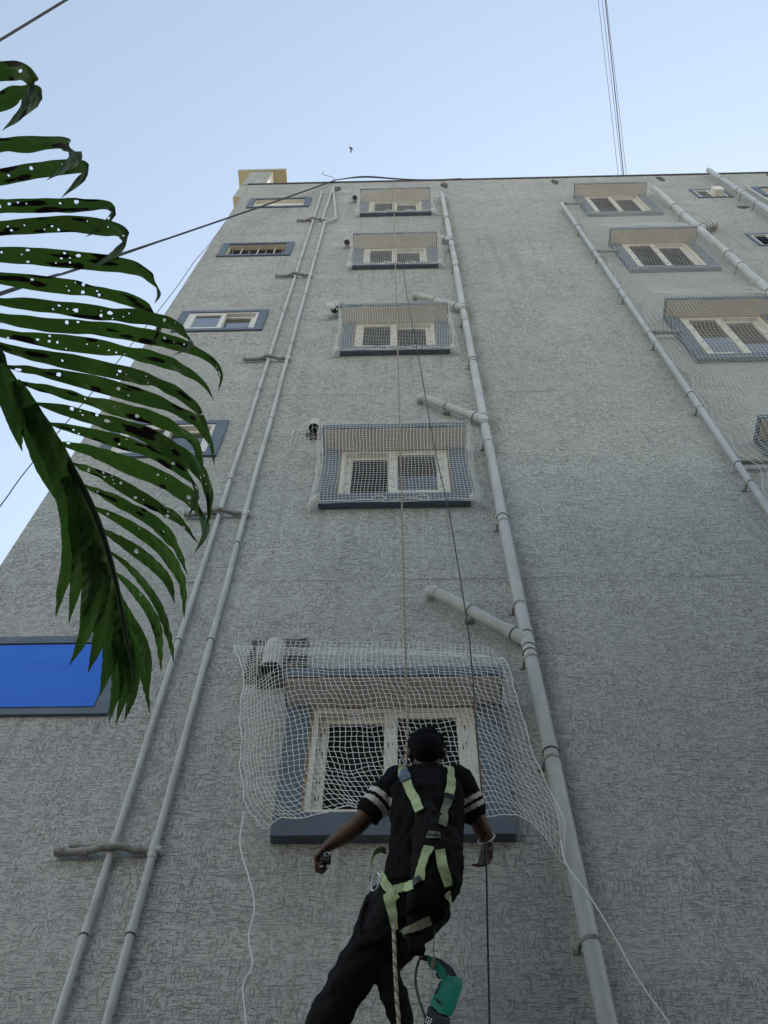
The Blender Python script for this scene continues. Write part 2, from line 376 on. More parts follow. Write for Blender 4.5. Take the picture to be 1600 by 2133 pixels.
def facade():
    mb = MB(); xs = sorted({XL, XR} | {q for o in OPEN for q in o[:2]}); zs = sorted({0.0, ZR - .06} | {q for o in OPEN for q in o[2:]})
    nx = []                                   # keep the quads from getting too long
    idx = {}
    def vid(x, z):
        if (x, z) not in idx: idx[(x, z)] = len(mb.v); mb.v.append((x, 0, z))
        return idx[(x, z)]
    for x0, x1 in zip(xs, xs[1:]):
        for z0, z1 in zip(zs, zs[1:]):
            cx, cz = (x0 + x1) / 2, (z0 + z1) / 2
            if any(o[0] < cx < o[1] and o[2] < cz < o[3] for o in OPEN): continue
            mb.f.append((vid(x0, z0), vid(x1, z0), vid(x1, z1), vid(x0, z1))); mb.m.append(0)
    for x0, x1, z0, z1 in OPEN:               # reveals 0.2 m deep
        for a, b in (((x0, z0), (x1, z0)), ((x1, z0), (x1, z1)), ((x1, z1), (x0, z1)), ((x0, z1), (x0, z0))):
            mb.add([(a[0], 0, a[1]), (b[0], 0, b[1]), (b[0], .2, b[1]), (a[0], .2, a[1])], [(0, 1, 2, 3)], 1)
    return mb
facade().build('wall', [M_ST, M_BEIGE], bld)
mb = MB()
mb.add([(XL, 0, 0), (XL, DEP, 0), (XL, DEP, ZR - .06), (XL, 0, ZR - .06)], [(0, 1, 2, 3)])
mb.add([(XR, 0, 0), (XR, DEP, 0), (XR, DEP, ZR - .06), (XR, 0, ZR - .06)], [(3, 2, 1, 0)])
mb.add([(XL, DEP, 0), (XR, DEP, 0), (XR, DEP, ZR - .06), (XL, DEP, ZR - .06)], [(0, 1, 2, 3)])
mb.build('side_and_rear_wall', M_ST, bld)
mb = MB()
for k in range(6): mb.box(XL + .01, XR - .01, .21, DEP - .01, 3.7 + 3.2 * k, 3.85 + 3.2 * k)
mb.build('floor_slab', M_INT, bld)
MB().box(XL - .01, XR, -.022, .16, ZR - .06, ZR).build('parapet_coping', M_COPE, bld, bevel=.006)
# raised part of the top storey on the left, and the stair head above the roof
xe = P(485, 410).x
MB().box(xe, XL - .0, .004, 3.0, 19.83, ZR - .063).build('cantilevered_wall', M_ST, bld)
MB().box(xe + .003, XL - .001, .006, 2.9, 19.815, 19.829).build('soffit', M_CREAM, bld)
zt = P(545, 357.5).z
xa, xb = P(504, 385).x, P(553, 383).x
MB().box(xa, xb, .0, .95, ZR + .002, zt - .012).build('stair_head_wall', M_ST, bld)
MB().box(xb + .001, xb + .008, .01, .94, ZR + .002, zt - .013).build('stair_head_side', M_WHITEW, bld)
xs0, xs1 = P(497, 357).x, P(598, 354).x
MB().box(xs0, xs1, -.03, 3.2, zt, zt + .12).build('stair_head_slab', M_ST, bld, bevel=.006)
MB().box(xs0 + .004, xs1 - .004, -.026, 3.19, zt - .012, zt - .001).build('soffit', M_CREAM, bld)
MB().box(xs0 + .4, xs1 + 1.5, 1.6, 3.0, ZR - .2, zt - .013).build('stair_head_wall', M_CREAM, bld)
# small pale plaster spots under the coping, a cement patch and smears
def blob(name, cx, cz, rx, rz, mat, n=18, y=-.004, th=.006, seed=0, parent=bld):
    rr = random.Random(seed); mb = MB(); pts = []
    ph = rr.random() * 6
    for k in range(n):
        a = 2 * math.pi * k / n; q = 1 + .25 * math.sin(3 * a + ph) * rr.random() + rr.uniform(-.12, .12)
        pts.append((cx + rx * q * math.cos(a), cz + rz * q * math.sin(a)))
    vs = [(x, y - th * .3, z) for x, z in pts] + [(cx + (x - cx) * 1.06, .004, cz + (z - cz) * 1.06) for x, z in pts]
    fs = [tuple(range(n))] + [(k, n + k, n + (k + 1) % n, (k + 1) % n) for k in range(n)]
    return mb.add(vs, fs).build(name, mat, parent)
for i, (px, py) in enumerate(((925, 381), (1152, 374), (1370, 368), (1598, 362), (705, 388))):
    q = P(px, py); blob('plaster_spot', q.x, q.z - .25, .06, .22, M_COPE if i % 2 else M_CEM, seed=i)
q = P(690, 400); blob('plaster_smear', q.x + .08, q.z - .15, .22, .16, M_CEML, seed=12)
q = P(1548, 432); blob('plaster_spot', q.x, q.z, .09, .10, M_CEM, seed=21)
mb = MB(); c0 = [P(527, 1336), P(641, 1333), P(640, 1428), P(508, 1424)]
rr = random.Random(4); pts = []
for a, b in zip(c0, c0[1:] + c0[:1]):
    for k in range(7): q = a.lerp(b, k / 7); pts.append((q.x + rr.uniform(-.01, .01), q.z + rr.uniform(-.01, .01)))
n = len(pts); mb.add([(x, -.012, z) for x, z in pts] + [(x, .003, z) for x, z in pts], [tuple(range(n))] + [(k, n + k, n + (k + 1) % n, (k + 1) % n) for k in range(n)])
o = mb.build('cement_patch', M_CEM, bld); o['label'] = 'dark stained patch of bare cement above the lowest window'

ORD = ['lowest', 'second', 'third', 'fourth', 'topmost']
def sash(par, x0, x1, z0, z1, yf, sw, rl, m, mp, slots=True, stl=None, d=.036):
    """sliding sash: frame as one mesh, pane inside"""
    sl, sr = stl or (sw, sw)
    mb = MB().box(x0, x0 + sl, yf, yf + d, z0, z1).box(x1 - sr, x1, yf, yf + d, z0, z1)
    mb.box(x0 + sl, x1 - sr, yf + .001, yf + d - .001, z0, z0 + rl).box(x0 + sl, x1 - sr, yf + .001, yf + d - .001, z1 - rl, z1)
    for sx in (x0 + sl, x1 - sr - .006): mb.box(sx, sx + .006, yf + .006, yf + d - .01, z0 + rl, z1 - rl)
    mb.build('sash', m, par)
    MB().box(x0 + sl, x1 - sr, yf + .018, yf + .023, z0 + rl, z1 - rl).build('pane', mp, par)
    if slots:
        mb = MB(); r = random.Random(int((x0 + z0) * 1000))
        for sx, ww in ((x0, sl), (x1 - sr, sr)):
            if ww < .035: continue
            for t in (.14, .34, .62, .84):
                for q in (.33, .66):
                    zz = z0 + (z1 - z0) * t + r.uniform(-.02, .02); xx = sx + ww * q
                    mb.box(xx - .0025, xx + .0025, yf - .0012, yf + .002, zz - .02, zz + .02)
        zz = z0 + rl / 2; xm = (x0 + x1) / 2 + r.uniform(-.08, .08)
        mb.box(xm - .045, xm + .045, yf - .0012, yf + .002, zz - .003, zz + .003)
        mb.build('drain_slot', M_DARK, par)['kind'] = 'stuff'  # black boxes stand in for the shade inside the cut slots
def hooded(cx0, cx1, zb, H, sb, label, flip, mp=(None, None)):
    """window with projecting blue-grey surround and a sun hood; cx0..cx1 the clear opening, H its height to the hood"""
    x0, x1 = cx0 - .128, cx1 + .132; yb = -PB
    mb = MB()
    mb.box(x0, cx0, yb, -.0, zb, zb + H).box(cx1, x1, yb, -.0, zb, zb + H)
    mb.box(cx0, cx1, yb, -.0, zb, zb + sb)
    wd = mb.build('window', M_BLUE, bld); wd['label'] = label
    hx0, hx1 = x0 - .018, x1 + .016; zh = zb + H + .002
    MB().box(hx0, hx1, -PH, -.001, zh + .005, zh + .08).build('sun_hood', M_BLUE, wd, bevel=.004)
    MB().box(hx0 + .012, hx1 - .012, -PH + .012, -.002, zh - .004, zh + .0045).build('hood_soffit', M_BEIGE, wd)
    t_ = zb + H - .004
    mb = MB().box(cx0 + .0005, cx0 + .011, yb + .002, .10, zb + sb + .001, t_).box(cx1 - .011, cx1 - .0005, yb + .002, .10, zb + sb + .001, t_)
    mb.box(cx0 + .012, cx1 - .012, yb + .012, .10, t_ - .012, t_)
    mb.build('opening_liner', M_RUST, wd)
    a0, a1, b0, b1 = cx0 + .012, cx1 - .012, zb + sb + .001, t_ - .013
    yf = yb + .012
    mb = MB().box(a0, a0 + .032, yf, yf + .085, b0, b1).box(a1 - .032, a1, yf, yf + .085, b0, b1)
    mb.box(a0 + .032, a1 - .032, yf + .001, yf + .084, b0, b0 + .028).box(a0 + .032, a1 - .032, yf + .001, yf + .084, b1 - .034, b1)
    mb.build('frame', M_UPVC, wd)
    mid = cx0 + .435
    L = (a0 + .033, mid + .035); R = (mid - .035, a1 - .033)
    yl, yr = (yf + .042, yf + .003) if not flip else (yf + .003, yf + .042)
    sash(wd, L[0], L[1], b0 + .029, b1 - .035, yl, .055, .04, M_UPVC, mp[0] or M_SCREEN, True, (.048, .065))
    sash(wd, R[0], R[1], b0 + .029, b1 - .035, yr, .055, .04, M_UPVC, mp[1] or M_GLASS, True, (.065, .056))
    return wd
for k, z in enumerate(FL):
    hooded(CW[0], CW[1], z, HM_, .145, f'{ORD[k]} hooded window in the middle column', k >= 2, mp=(M_SCREEN if k < 2 else M_SCREEN, M_SCREEN if k in (0, 2, 3, 4) else M_GLASS))
for k, z in enumerate(FR):
    wd = hooded(RW[0], RW[1], z, HR_, .125, f'{ORD[k]} hooded window in the right column', True, mp=(M_GLASS if k == 2 else M_SCREEN, M_GLASS if k == 2 else M_SCREEN))
    if k == 2:
        mb = MB()
        for i in range(40):
            xx0 = RW[0] + .05 + i * .02; yy = .10 + .008 * math.sin(i * 1.3); yy2 = .10 + .008 * math.sin((i + 1) * 1.3)
            mb.add([(xx0, yy, z + .16), (xx0 + .02, yy2, z + .16), (xx0 + .02, yy2, z + .62), (xx0, yy, z + .62)], [(0, 1, 2, 3)])
        mb.build('curtain', M_BLUECUR, wd)
def plain_window(x0, x1, z0, label, kind):
    z1 = z0 + .73; bw = .10; mb = MB(); yb = -.022
    mb.box(x0, x0 + bw, yb, 0, z0, z1).box(x1 - bw, x1, yb, 0, z0, z1).box(x0 + bw, x1 - bw, yb, 0, z0, z0 + .07).box(x0 + bw, x1 - bw, yb, 0, z1 - .07, z1)
    wd = mb.build('window', M_BLUE, bld); wd['label'] = label
    a0, a1, b0, b1 = x0 + bw, x1 - bw, z0 + .07, z1 - .07
    if kind == 'slide':
        yf = -.012
        MB().box(a0, a0 + .035, yf, .07, b0, b1).box(a1 - .035, a1, yf, .07, b0, b1).box(a0 + .035, a1 - .035, yf + .001, .069, b0, b0 + .03).box(a0 + .035, a1 - .035, yf + .001, .069, b1 - .035, b1).build('frame', M_UPVCL, wd)
        mid = (a0 + a1) / 2
        sash(wd, a0 + .036, mid + .03, b0 + .031, b1 - .036, yf + .002, .05, .045, M_UPVCL, M_GLASS, False)
        sash(wd, mid - .03, a1 - .036, b0 + .031, b1 - .036, yf + .042, .05, .045, M_UPVCL, M_GLASS, False)
    elif kind == 'grille':
        MB().box(a0, a1, .085, .093, b0, b1).build('louvre_panel', M_GRILL, wd)
        for i in range(7):
            xx = a0 + (a1 - a0) * (i + .5) / 7
            MB().box(xx - .008, xx + .008, .055, .070, b0, b1).build('bar', M_UPVCL if i % 2 else M_STEEL, wd)
        for i in range(9): zz = b0 + .03 + i * .066; MB().box(a0, a1, .073, .084, zz, zz + .022).build('louvre_slat', M_GRILL, wd)
        MB().box(a0 + .0005, a0 + .008, 0.0, .19, b0, b1).box(a0 + .008, a1, 0.0, .19, b1 - .008, b1 - .0005).build('reveal_liner', M_BEIGE, wd)
    elif kind == 'blind':
        MB().box(a0, a1, .06, .068, b0, b1).build('board', M_WHITEW, wd)
        MB().box(a0 + .0005, a0 + .008, 0.0, .059, b0, b1).box(a0 + .008, a1, 0.0, .059, b1 - .008, b1 - .0005).build('reveal_liner', M_WHITEW, wd)
    elif kind == 'blue':
        n = 24; mb = MB(); vs = []; fs = []
        for j in range(13):
            for i in range(n + 1):
                xx = a0 - .012 + (a1 - a0 + .024) * i / n; zz = b0 - .015 + (b1 - b0 - .01) * j / 12
                e_ = math.sin(math.pi * j / 12) * math.sin(math.pi * i / n); vs.append((xx, -.027 - e_ * (.006 + .005 * math.sin(xx * 9 + zz * 5) + .004 * math.sin(zz * 23 + xx * 3)), zz))
        for j in range(12):
            for i in range(n): fs.append((j * (n + 1) + i, j * (n + 1) + i + 1, (j + 1) * (n + 1) + i + 1, (j + 1) * (n + 1) + i))
        mb.add(vs, fs).build('blue_sheet', M_BLUESH, wd, smooth=True)
        MB().box(a0, a1, .01, .05, b0, b1).build('pane', M_SCREEN, wd)
        MB().box(a0, a1, -.02, .0, b1 - .035, b1 - .02).build('batten', M_RUST, wd)
    return wd
KINDS = ['blue', 'slide', 'slide', 'grille', 'blind']
LL = ['window closed off with a bright blue sheet', 'sliding window behind the palm leaves', 'two pane sliding window reflecting sky', 'opening with brown louvre grille', 'shallow boarded opening near the roof']
for k in range(5): plain_window(LWX[0], LX1[k], LWZ[k], LL[k], KINDS[k])
plain_window(FX[0], FX[1], 18.87, 'blue trimmed opening at the right edge', 'blind')
for k, z in enumerate(VZ):                    # small bathroom ventilators with louvres
    x0, x1 = VX; z1 = z + .69; bw = .05; yb = -.015
    mb = MB().box(x0, x0 + bw, yb, 0, z, z1).box(x1 - bw, x1, yb, 0, z, z1).box(x0 + bw, x1 - bw, yb, 0, z, z + .05).box(x0 + bw, x1 - bw, yb, 0, z1 - .05, z1)
    wd = mb.build('ventilator', M_BLUE, bld)
    a0, a1, b0, b1 = x0 + bw, x1 - bw, z + .05, z1 - .05; mid = (a0 + a1) / 2
    MB().box(a0, a0 + .03, -.008, .05, b0, b1).box(a1 - .03, a1, -.008, .05, b0, b1).box(a0 + .03, a1 - .03, -.007, .049, b0, b0 + .03).box(a0 + .03, a1 - .03, -.007, .049, b1 - .03, b1).box(mid - .015, mid + .015, -.007, .049, b0 + .03, b1 - .03).build('frame', M_UPVCL, wd)
    for i in range(6):
        zz = b0 + .04 + i * .085
        MB().add([(a0 + .03, .0, zz), (mid - .015, .0, zz), (mid - .015, .045, zz + .05), (a0 + .03, .045, zz + .05), (a0 + .03, .0, zz - .005), (mid - .015, .0, zz - .005), (mid - .015, .045, zz + .045), (a0 + .03, .045, zz + .045)], [(0, 1, 2, 3), (7, 6, 5, 4), (0, 4, 5, 1), (3, 2, 6, 7)]).build('louvre_slat', M_GLASS if k else M_UPVCL, wd)
    MB().box(mid + .015, a1 - .03, .02, .026, b0 + .03, b1 - .03).build('panel', M_UPVCL, wd)
    if k == 0:
        MB().box(mid + .03, a1 - .05, -.10, .02, b0 + .16, b0 + .42).build('fan_box', M_UPVC, wd, bevel=.012)

# ------------------------------------------------------------------ pipes
def pipe(mb, pts, r, n=16): mb.tube(pts, r, n)
def collar(par, c, d, r, L=.05, name='collar', ring=True):
    c = Vector(c); d = Vector(d).normalized()
    o = MB().tube([c - d * L / 2, c - d * (L / 2 - .004), c + d * (L / 2 - .004), c + d * L / 2], [r * 1.0, r * 1.12, r * 1.12, r * 1.0], 16).build(name, M_PIPE, par, smooth=True)
    if ring:
        MB().tube([c - d * (L / 2 + .004), c - d * (L / 2 - .002)], r * 1.135, 16).build('joint_ring', M_JOINT, o, smooth=True)
def clamp(par, c, r, side=-1):
    c = Vector(c)
    o = MB().tube([c - Vector((0, 0, .010)), c + Vector((0, 0, .010))], r * 1.07, 16).build('clamp', M_PIPE2, par, smooth=True)
    MB().box(c.x + side * (r + .004) - .008, c.x + side * (r + .004) + .006, c.y + .012, .0, c.z - .007, c.z + .007).box(c.x + side * (r + .018) - .013, c.x + side * (r + .018) + .010, -.008, .0, c.z - .010, c.z + .010).build('bracket', M_PIPE2, o)
    return o
dp = empty('downpipe', (.72, -.065, 0), 'thick grey waste downpipe with angled branches right of the middle windows', 'pipe', )
DPX = lambda z: .705 + .035 * max(0, (7.5 - z) / 3.5) ** 1 * (z < 7.5) + .012 * (z > 14)
RP = .0385; DPY = -.068
zs = [1.0, 4.0, 5.5, 6.4, 7.5, 9.7, 12.9, 16.1, 19.3]
prev = None
cuts = [.6, 3.0, 4.35, 5.50, 6.50, 7.95, 9.75, 11.2, 12.97, 14.7, 16.17, 17.5, 19.33]
for a, b in zip(cuts, cuts[1:]):
    MB().tube([(DPX(a), DPY, a), (DPX(b), DPY, b)], RP, 18).build('pipe_length', M_PIPE, dp, smooth=True)
for z in (3.0, 5.50, 7.95, 11.2, 14.7, 17.5): collar(dp, (DPX(z), DPY, z), (0, 0, 1), RP, .045)
for z in (4.35, 5.42, 6.25, 6.80, 7.85, 9.2, 11.1, 12.4, 14.6, 15.7, 17.4): clamp(dp, (DPX(z), DPY, z), RP)
MB().tube([(DPX(19.3), DPY, 19.32), (DPX(19.3), DPY, 19.36), (DPX(19.3), DPY, 19.38)], [RP * 1.12, RP * 1.12, RP * .4], 16).build('end_cap', M_PIPE, dp, smooth=True)
for k, zj in enumerate((6.45, 9.70, 12.93, 16.13)):
    j = Vector((DPX(zj), DPY, zj - .02)); e = Vector((.195, DPY, zj + .51)) if k < 3 else Vector((.30, DPY, zj + .42))
    d = (e - j).normalized()
    MB().tube([j + d * .02, e], RP * .94, 18).build('branch_pipe', M_PIPE, dp, smooth=True)
    ar = [e + d * .0, e + d * .03, e + d * .055 + Vector((0, .018, 0)), e + d * .062 + Vector((0, .045, 0)), e + d * .062 + Vector((0, .08, 0))]
    MB().tube(catmull(ar, 4), RP * 1.03, 16).build('elbow', M_PIPE, dp, smooth=True)
    collar(dp, j + d * .135, d, RP, .055); collar(dp, j + Vector((0, 0, .085)), (0, 0, 1), RP, .05); collar(dp, j - Vector((0, 0, .045)), (0, 0, 1), RP, .05); collar(dp, j - Vector((0, 0, .105)), (0, 0, 1), RP * .98, .03)
    MB().tube([j - Vector((0, 0, .11)), j + Vector((0, 0, .11))], RP * 1.05, 16).tube([j, j + d * .14], RP * 1.04, 16).build('wye_fitting', M_PIPE, dp, smooth=True)
    m_ = j.lerp(e, .62)
    o = MB().tube([m_ - d * .006, m_ + d * .006], RP * 1.06, 16).build('clamp', M_PIPE2, dp, smooth=True)
    MB().box(m_.x - .03, m_.x + .03, -.03, 0, m_.z - .055, m_.z - .035).build('bracket', M_PIPE2, o)
# right group
rp = empty('thin_downpipe', (2.64, -.07, 0), 'slim grey pipe running down along the left edge of the large net', 'pipe')
cuts = [3.0, 5.9, 7.2, 8.75, 10.2, 11.9, 13.5, 15.3, 16.8, 18.35]
for a, b in zip(cuts, cuts[1:]): MB().tube([(2.64, -.07, a), (2.64, -.07, b)], .028, 14).build('pipe_length', M_PIPEB, rp, smooth=True)
for z in cuts[1:-1]: collar(rp, (2.64, -.07, z), (0, 0, 1), .028, .045); clamp(rp, (2.64, -.07, z - .35), .028)
for z in (8.75, 11.9, 15.3, 18.33): MB().tube([(2.64, -.07, z), (2.70, -.068, z + .02), (2.98, -.066, z + .03)], .024, 12).build('side_branch', M_PIPE2, rp, smooth=True)
rb = empty('wide_soil_pipe', (4.33, -.1, 0), 'wide grey soil pipe right of the large net', 'pipe')
cuts = [9.0, 11.2, 13.2, 14.9, 16.35, 17.8, 19.2]
for a, b in zip(cuts, cuts[1:]): MB().tube([(4.33, -.1, a), (4.33, -.1, b)], .055, 18).build('pipe_length', M_PIPE, rb, smooth=True)
for z in cuts[1:-1]: collar(rb, (4.33, -.1, z), (0, 0, 1), .055, .07)
for z in (14.3, 13.05, 17.2): clamp(rb, (4.33, -.1, z), .055)
j = Vector((4.33, -.1, 16.30)); e = Vector((4.62, -.1, 16.62)); d = (e - j).normalized()
MB().tube([j, e], .052, 16).build('branch_pipe', M_PIPE, rb, smooth=True)
for t in (.3, .5, .72): collar(rb, j.lerp(e, t + .1), d, .052, .05)
MB().tube(catmull([e, e + d * .05 + Vector((0, .02, 0)), e + d * .06 + Vector((0, .10, 0))], 4), .057, 16).build('elbow', M_PIPE, rb, smooth=True)
fp = empty('roof_drain_pipe', (5.66, -.11, 0), 'grey pipe rising past the roof edge at the right', 'pipe')
ztop = P(1480, 354, -.11).z
cuts = [12, 14.5, 16.9, 18.9, 19.9, ztop]
for a, b in zip(cuts, cuts[1:]): MB().tube([(5.66, -.11, a), (5.66, -.11, b)], .045, 16).build('pipe_length', M_PIPEB, fp, smooth=True)
for z in cuts[1:-1]: collar(fp, (5.66, -.11, z), (0, 0, 1), .045, .06)
for z in (17.9, 18.6): clamp(fp, (5.66, -.11, z), .045, -1)
mb = MB().tube([(5.98, -.05, 12), (5.98, -.05, 19.55)], .022, 10); tag(mb.build('thin_conduit', M_PIPE, None, smooth=True), 'thin conduit beside the pipe at the far right', 'conduit')
mb = MB().box(5.62, 7.0, -.06, .0, 16.95, 17.0); tag(mb.build('ledge_bar', M_COPE), 'short dark ledge bar at the right picture edge', 'ledge')
# left pair of water pipes
def water_pipe(name, X, z1, r, label, zc):
    t = empty(name, (X, -.025, 0), label, 'pipe', 'water pipes on the left')
    cuts = [1.0] + zc + [z1]
    for a, b in zip(cuts, cuts[1:]): MB().tube([(X, -.03, a), (X + .004 * math.sin(a * 3), -.026 - .006 * abs(math.sin(a)), (a + b) / 2), (X, -.03, b)], r, 12).build('pipe_length', M_PIPE, t, smooth=True)
    for z in zc:
        o = MB().tube([(X, -.03, z - .02), (X, -.03, z + .02)], r * 1.15, 12).build('coupling', M_PIPE, t, smooth=True)
        MB().tube([(X, -.03, z - .024), (X, -.03, z - .018)], r * 1.2, 12).build('joint_ring', M_JOINT, o)
    return t
wa = water_pipe('water_pipe', -1.395, 19.95, .0165, 'thinner and left one of the two slim water pipes', [4.45, 6.55, 8.7, 10.6, 13.0, 15.4])
wb = water_pipe('water_pipe', -1.197, 17.55, .0185, 'right one of the two slim water pipes, nearer the nets', [4.45, 6.55, 7.7, 9.9, 11.9, 13.7, 15.6])
for k, z in enumerate((4.89, 8.12, 11.43, 14.55, 17.75)):
    pts = [(-1.22, -.035, z), (-1.29, -.036, z + .002), (-1.345, -.052, z + .006), (-1.395, -.066 if k else -.058, z + .010 - .012 * (not k)), (-1.445, -.054 if k else -.05, z + .006 - .006 * (not k)), (-1.50, -.036, z - .004), (-1.60, -.033, z - .012), (-1.64, -.033, z - .012)]
    MB().tube(catmull(pts, 3), .0185, 12).build('cross_branch', M_PIPE2, wb, smooth=True)
    for x in (-1.635, -1.52, -1.275): MB().tube([(x - .02, -.034, z - .008 if x < -1.4 else z + .003), (x + .02, -.034, z - .008 if x < -1.4 else z + .003)], .0225, 12).build('coupling', M_PIPE2, wb, smooth=True)
    MB().tube([(-1.225, -.03, z), (-1.16, -.03, z)], .021, 12).tube([(-1.197, -.03, z - .05), (-1.197, -.03, z + .05)], .0225, 12).build('tee_fitting', M_PIPE, wb, smooth=True)
    mb = MB().tube([(-1.61, -.012, z + .05), (-1.5, -.014, z + .048), (-1.40, -.012, z + .045)], .011, 8); mb.build('mortar_line', M_PIPE2, wb, smooth=True)
    if k == 4:
        c_ = P(672, 465, -.04); e_ = P(700, 456, -.04); t_ = P(694, 392, -.04)
        MB().tube([c_, e_], .021, 12).build('cross_branch', M_PIPE, wb, smooth=True)
        MB().tube([e_, t_], .020, 12).build('riser', M_PIPE, wb, smooth=True)
        MB().tube([P(671, 458, -.035), P(692, 396, -.035)], .017, 12).build('riser', M_PIPE, wb, smooth=True)

# ------------------------------------------------------------------ nets
def net_object(name, G, r, label, skip=None, group=None, border=True, mat=None):
    """G: array (nv, nu, 3) of knots -> one mesh of three-sided cords"""
    G = np.asarray(G, float); nv, nu, _ = G.shape
    ok = np.ones((nv, nu), bool) if skip is None else ~skip
    A = []; B = []; Rr = []
    for (a, b, o) in ((G[:, :-1], G[:, 1:], ok[:, :-1] & ok[:, 1:]), (G[:-1], G[1:], ok[:-1] & ok[1:])):
        A.append(a[o]); B.append(b[o]); Rr.append(np.full(int(o.sum()), r))
    if border:
        for ln in (G[0], G[-1], G[:, 0], G[:, -1]): A.append(ln[:-1]); B.append(ln[1:]); Rr.append(np.full(len(ln) - 1, r * 1.8))
    A = np.concatenate(A); B = np.concatenate(B); Rr = np.concatenate(Rr)[:, None]
    T = B - A; T /= np.maximum(np.linalg.norm(T, axis=1, keepdims=True), 1e-9)
    U = np.cross(T, np.array([.31, .77, .55])); U /= np.maximum(np.linalg.norm(U, axis=1, keepdims=True), 1e-9); V = np.cross(T, U)
    N = len(A); vs = np.empty((N, 6, 3))
    for k in range(3):
        c, s = math.cos(2.0944 * k), math.sin(2.0944 * k); off = (U * c + V * s) * Rr
        vs[:, k] = A + off; vs[:, 3 + k] = B + off
    base = (np.arange(N) * 6)[:, None, None]
    fs = base + np.array([[0, 1, 4, 3], [1, 2, 5, 4], [2, 0, 3, 5]])[None]
    me = bpy.data.meshes.new(name); me.vertices.add(N * 6); me.vertices.foreach_set('co', vs.ravel())
    me.loops.add(N * 12); me.loops.foreach_set('vertex_index', fs.ravel().astype(np.int32))
    me.polygons.add(N * 3); me.polygons.foreach_set('loop_start', np.arange(0, N * 12, 4, dtype=np.int32))
    me.update(calc_edges=True); me.validate()
    o = link(name, me, mat or M_NET)
    if label: tag(o, label, 'net', group)
    return o
def wob(p, amp, fr, seed):
    q = noise.noise_vector(Vector((p[0] * fr + seed, p[1] * fr, p[2] * fr))); return Vector(p) + q * amp
CELL = .0275
def window_net(k, zb, label):
    x0, x1 = CW[0] - .158, CW[1] + .160; zt_, zb_ = zb + HM_ + .09, zb - .035
    nv = int(1.06 / CELL); ns = 6; nf = int((x1 - x0) / CELL); G = []
    for j in range(nv + 1):
        v = j / nv; row = []
        zf = zt_ + (zb_ - zt_) * v
        yf = -PH - .012 + (PH - PB - .012) * (v ** .9) - .012 * math.sin(math.pi * v)
        xl = x0 + .0 - .012 * math.sin(v * 7 + k); xr = x1 + .012 * math.sin(v * 6 + k * 2)
        for i in range(ns): u = i / ns; row.append(wob((xl - (.012 + .02 * v) * (1 - u) - .015 * math.sin(u * 9 + v * 5), yf * u - .012 * (1 - u), zf - .012 * (1 - u)), .010, 11, k * 3))
        for i in range(nf + 1): u = i / nf; row.append(wob((xl + (xr - xl) * u, yf - .014 * math.sin(math.pi * v) * math.sin(math.pi * u), zf - .006 * math.sin(u * 13 + k)), .006, 6, k * 3 + 9))
        for i in range(1, ns + 1): u = 1 - i / ns; row.append(wob((xr + (.02 + .055 * v) * (1 - u) + .018 * math.sin(u * 9 + v * 6), yf * u - .012 * (1 - u), zf - .012 * (1 - u)), .012, 13, k * 3 + 5))
        G.append(row)
    n = net_object('bird_net', G, .0016, label, group='nets on the middle windows')
    mb = MB()                                 # tie cord round the bottom, with loose ends
    pts = [wob((x, -.088 - .006 * math.sin(x * 20 + k), zb - .03 + .008 * math.sin(x * 15 + k)), .008, 9, k) for x in np.linspace(x0 - .02, x1 + .03, 26)]
    mb.tube(pts, .0038, 6)
    for q in (.35, .62): x = x0 + (x1 - x0) * q; mb.tube(catmull([(x, -.09, zb - .03), (x + .03, -.10, zb + .0), (x + .08, -.10, zb + .02), (x + .12, -.10, zb - .03), (x + .09, -.10, zb - .06)], 4), .003, 5)
    for q in (x0, x1):                        # bunched corners
        for i in range(9): a = random.random() * 6; c = Vector((q, -.08, zb - .01)); mb.tube(catmull([c + Vector((random.uniform(-.04, .04), random.uniform(-.04, .04), random.uniform(-.05, .06))) for _ in range(4)], 3), .0026, 5)
    mb.build('tie_cord', M_NET, n)
NLAB = ['', 'white bird net wrapped over the second window from below, middle column', 'white bird net wrapped over the third window from below, middle column',
        'white bird net wrapped over the fourth window from below, middle column', 'white bird net wrapped over the top window of the middle column']
for k in range(1, 5): window_net(k, FL[k], NLAB[k])
# loose net over the lowest window
ROWS = [[(486, 1345, -0.040), (560, 1349, -0.048), (690, 1352, -0.048), (810, 1354, -0.048), (910, 1358, -0.048), (990, 1364, -0.048), (1040, 1372, -0.048)],
        [(506, 1402, -0.080), (588, 1392, -0.270), (700, 1390, -0.274), (805, 1388, -0.274), (905, 1387, -0.274), (995, 1385, -0.274), (1054, 1384, -0.270)],
        [(503, 1490, -0.120), (578, 1486, -0.241), (690, 1490, -0.270), (802, 1492, -0.277), (912, 1492, -0.277), (1012, 1492, -0.270), (1088, 1505, -0.219)],
        [(496, 1600, -0.120), (566, 1602, -0.204), (685, 1594, -0.263), (800, 1600, -0.270), (922, 1602, -0.270), (1035, 1605, -0.256), (1130, 1622, -0.161)],
        [(508, 1688, -0.112), (574, 1664, -0.182), (684, 1648, -0.256), (800, 1650, -0.263), (930, 1656, -0.263), (1052, 1660, -0.241), (1166, 1712, -0.136)],
        [(552, 1736, -0.104), (596, 1706, -0.161), (690, 1690, -0.248), (800, 1690, -0.256), (935, 1694, -0.256), (1066, 1700, -0.226), (1176, 1792, -0.096)]]
cols_ = [catmull([P(*q) for q in row], 12) for row in ROWS]
cols_ = [resample(c, 56) for c in cols_]
nv = 47; G = []
cc = [resample(catmull([cols_[r][i] for r in range(6)], 10), nv) for i in range(56)]
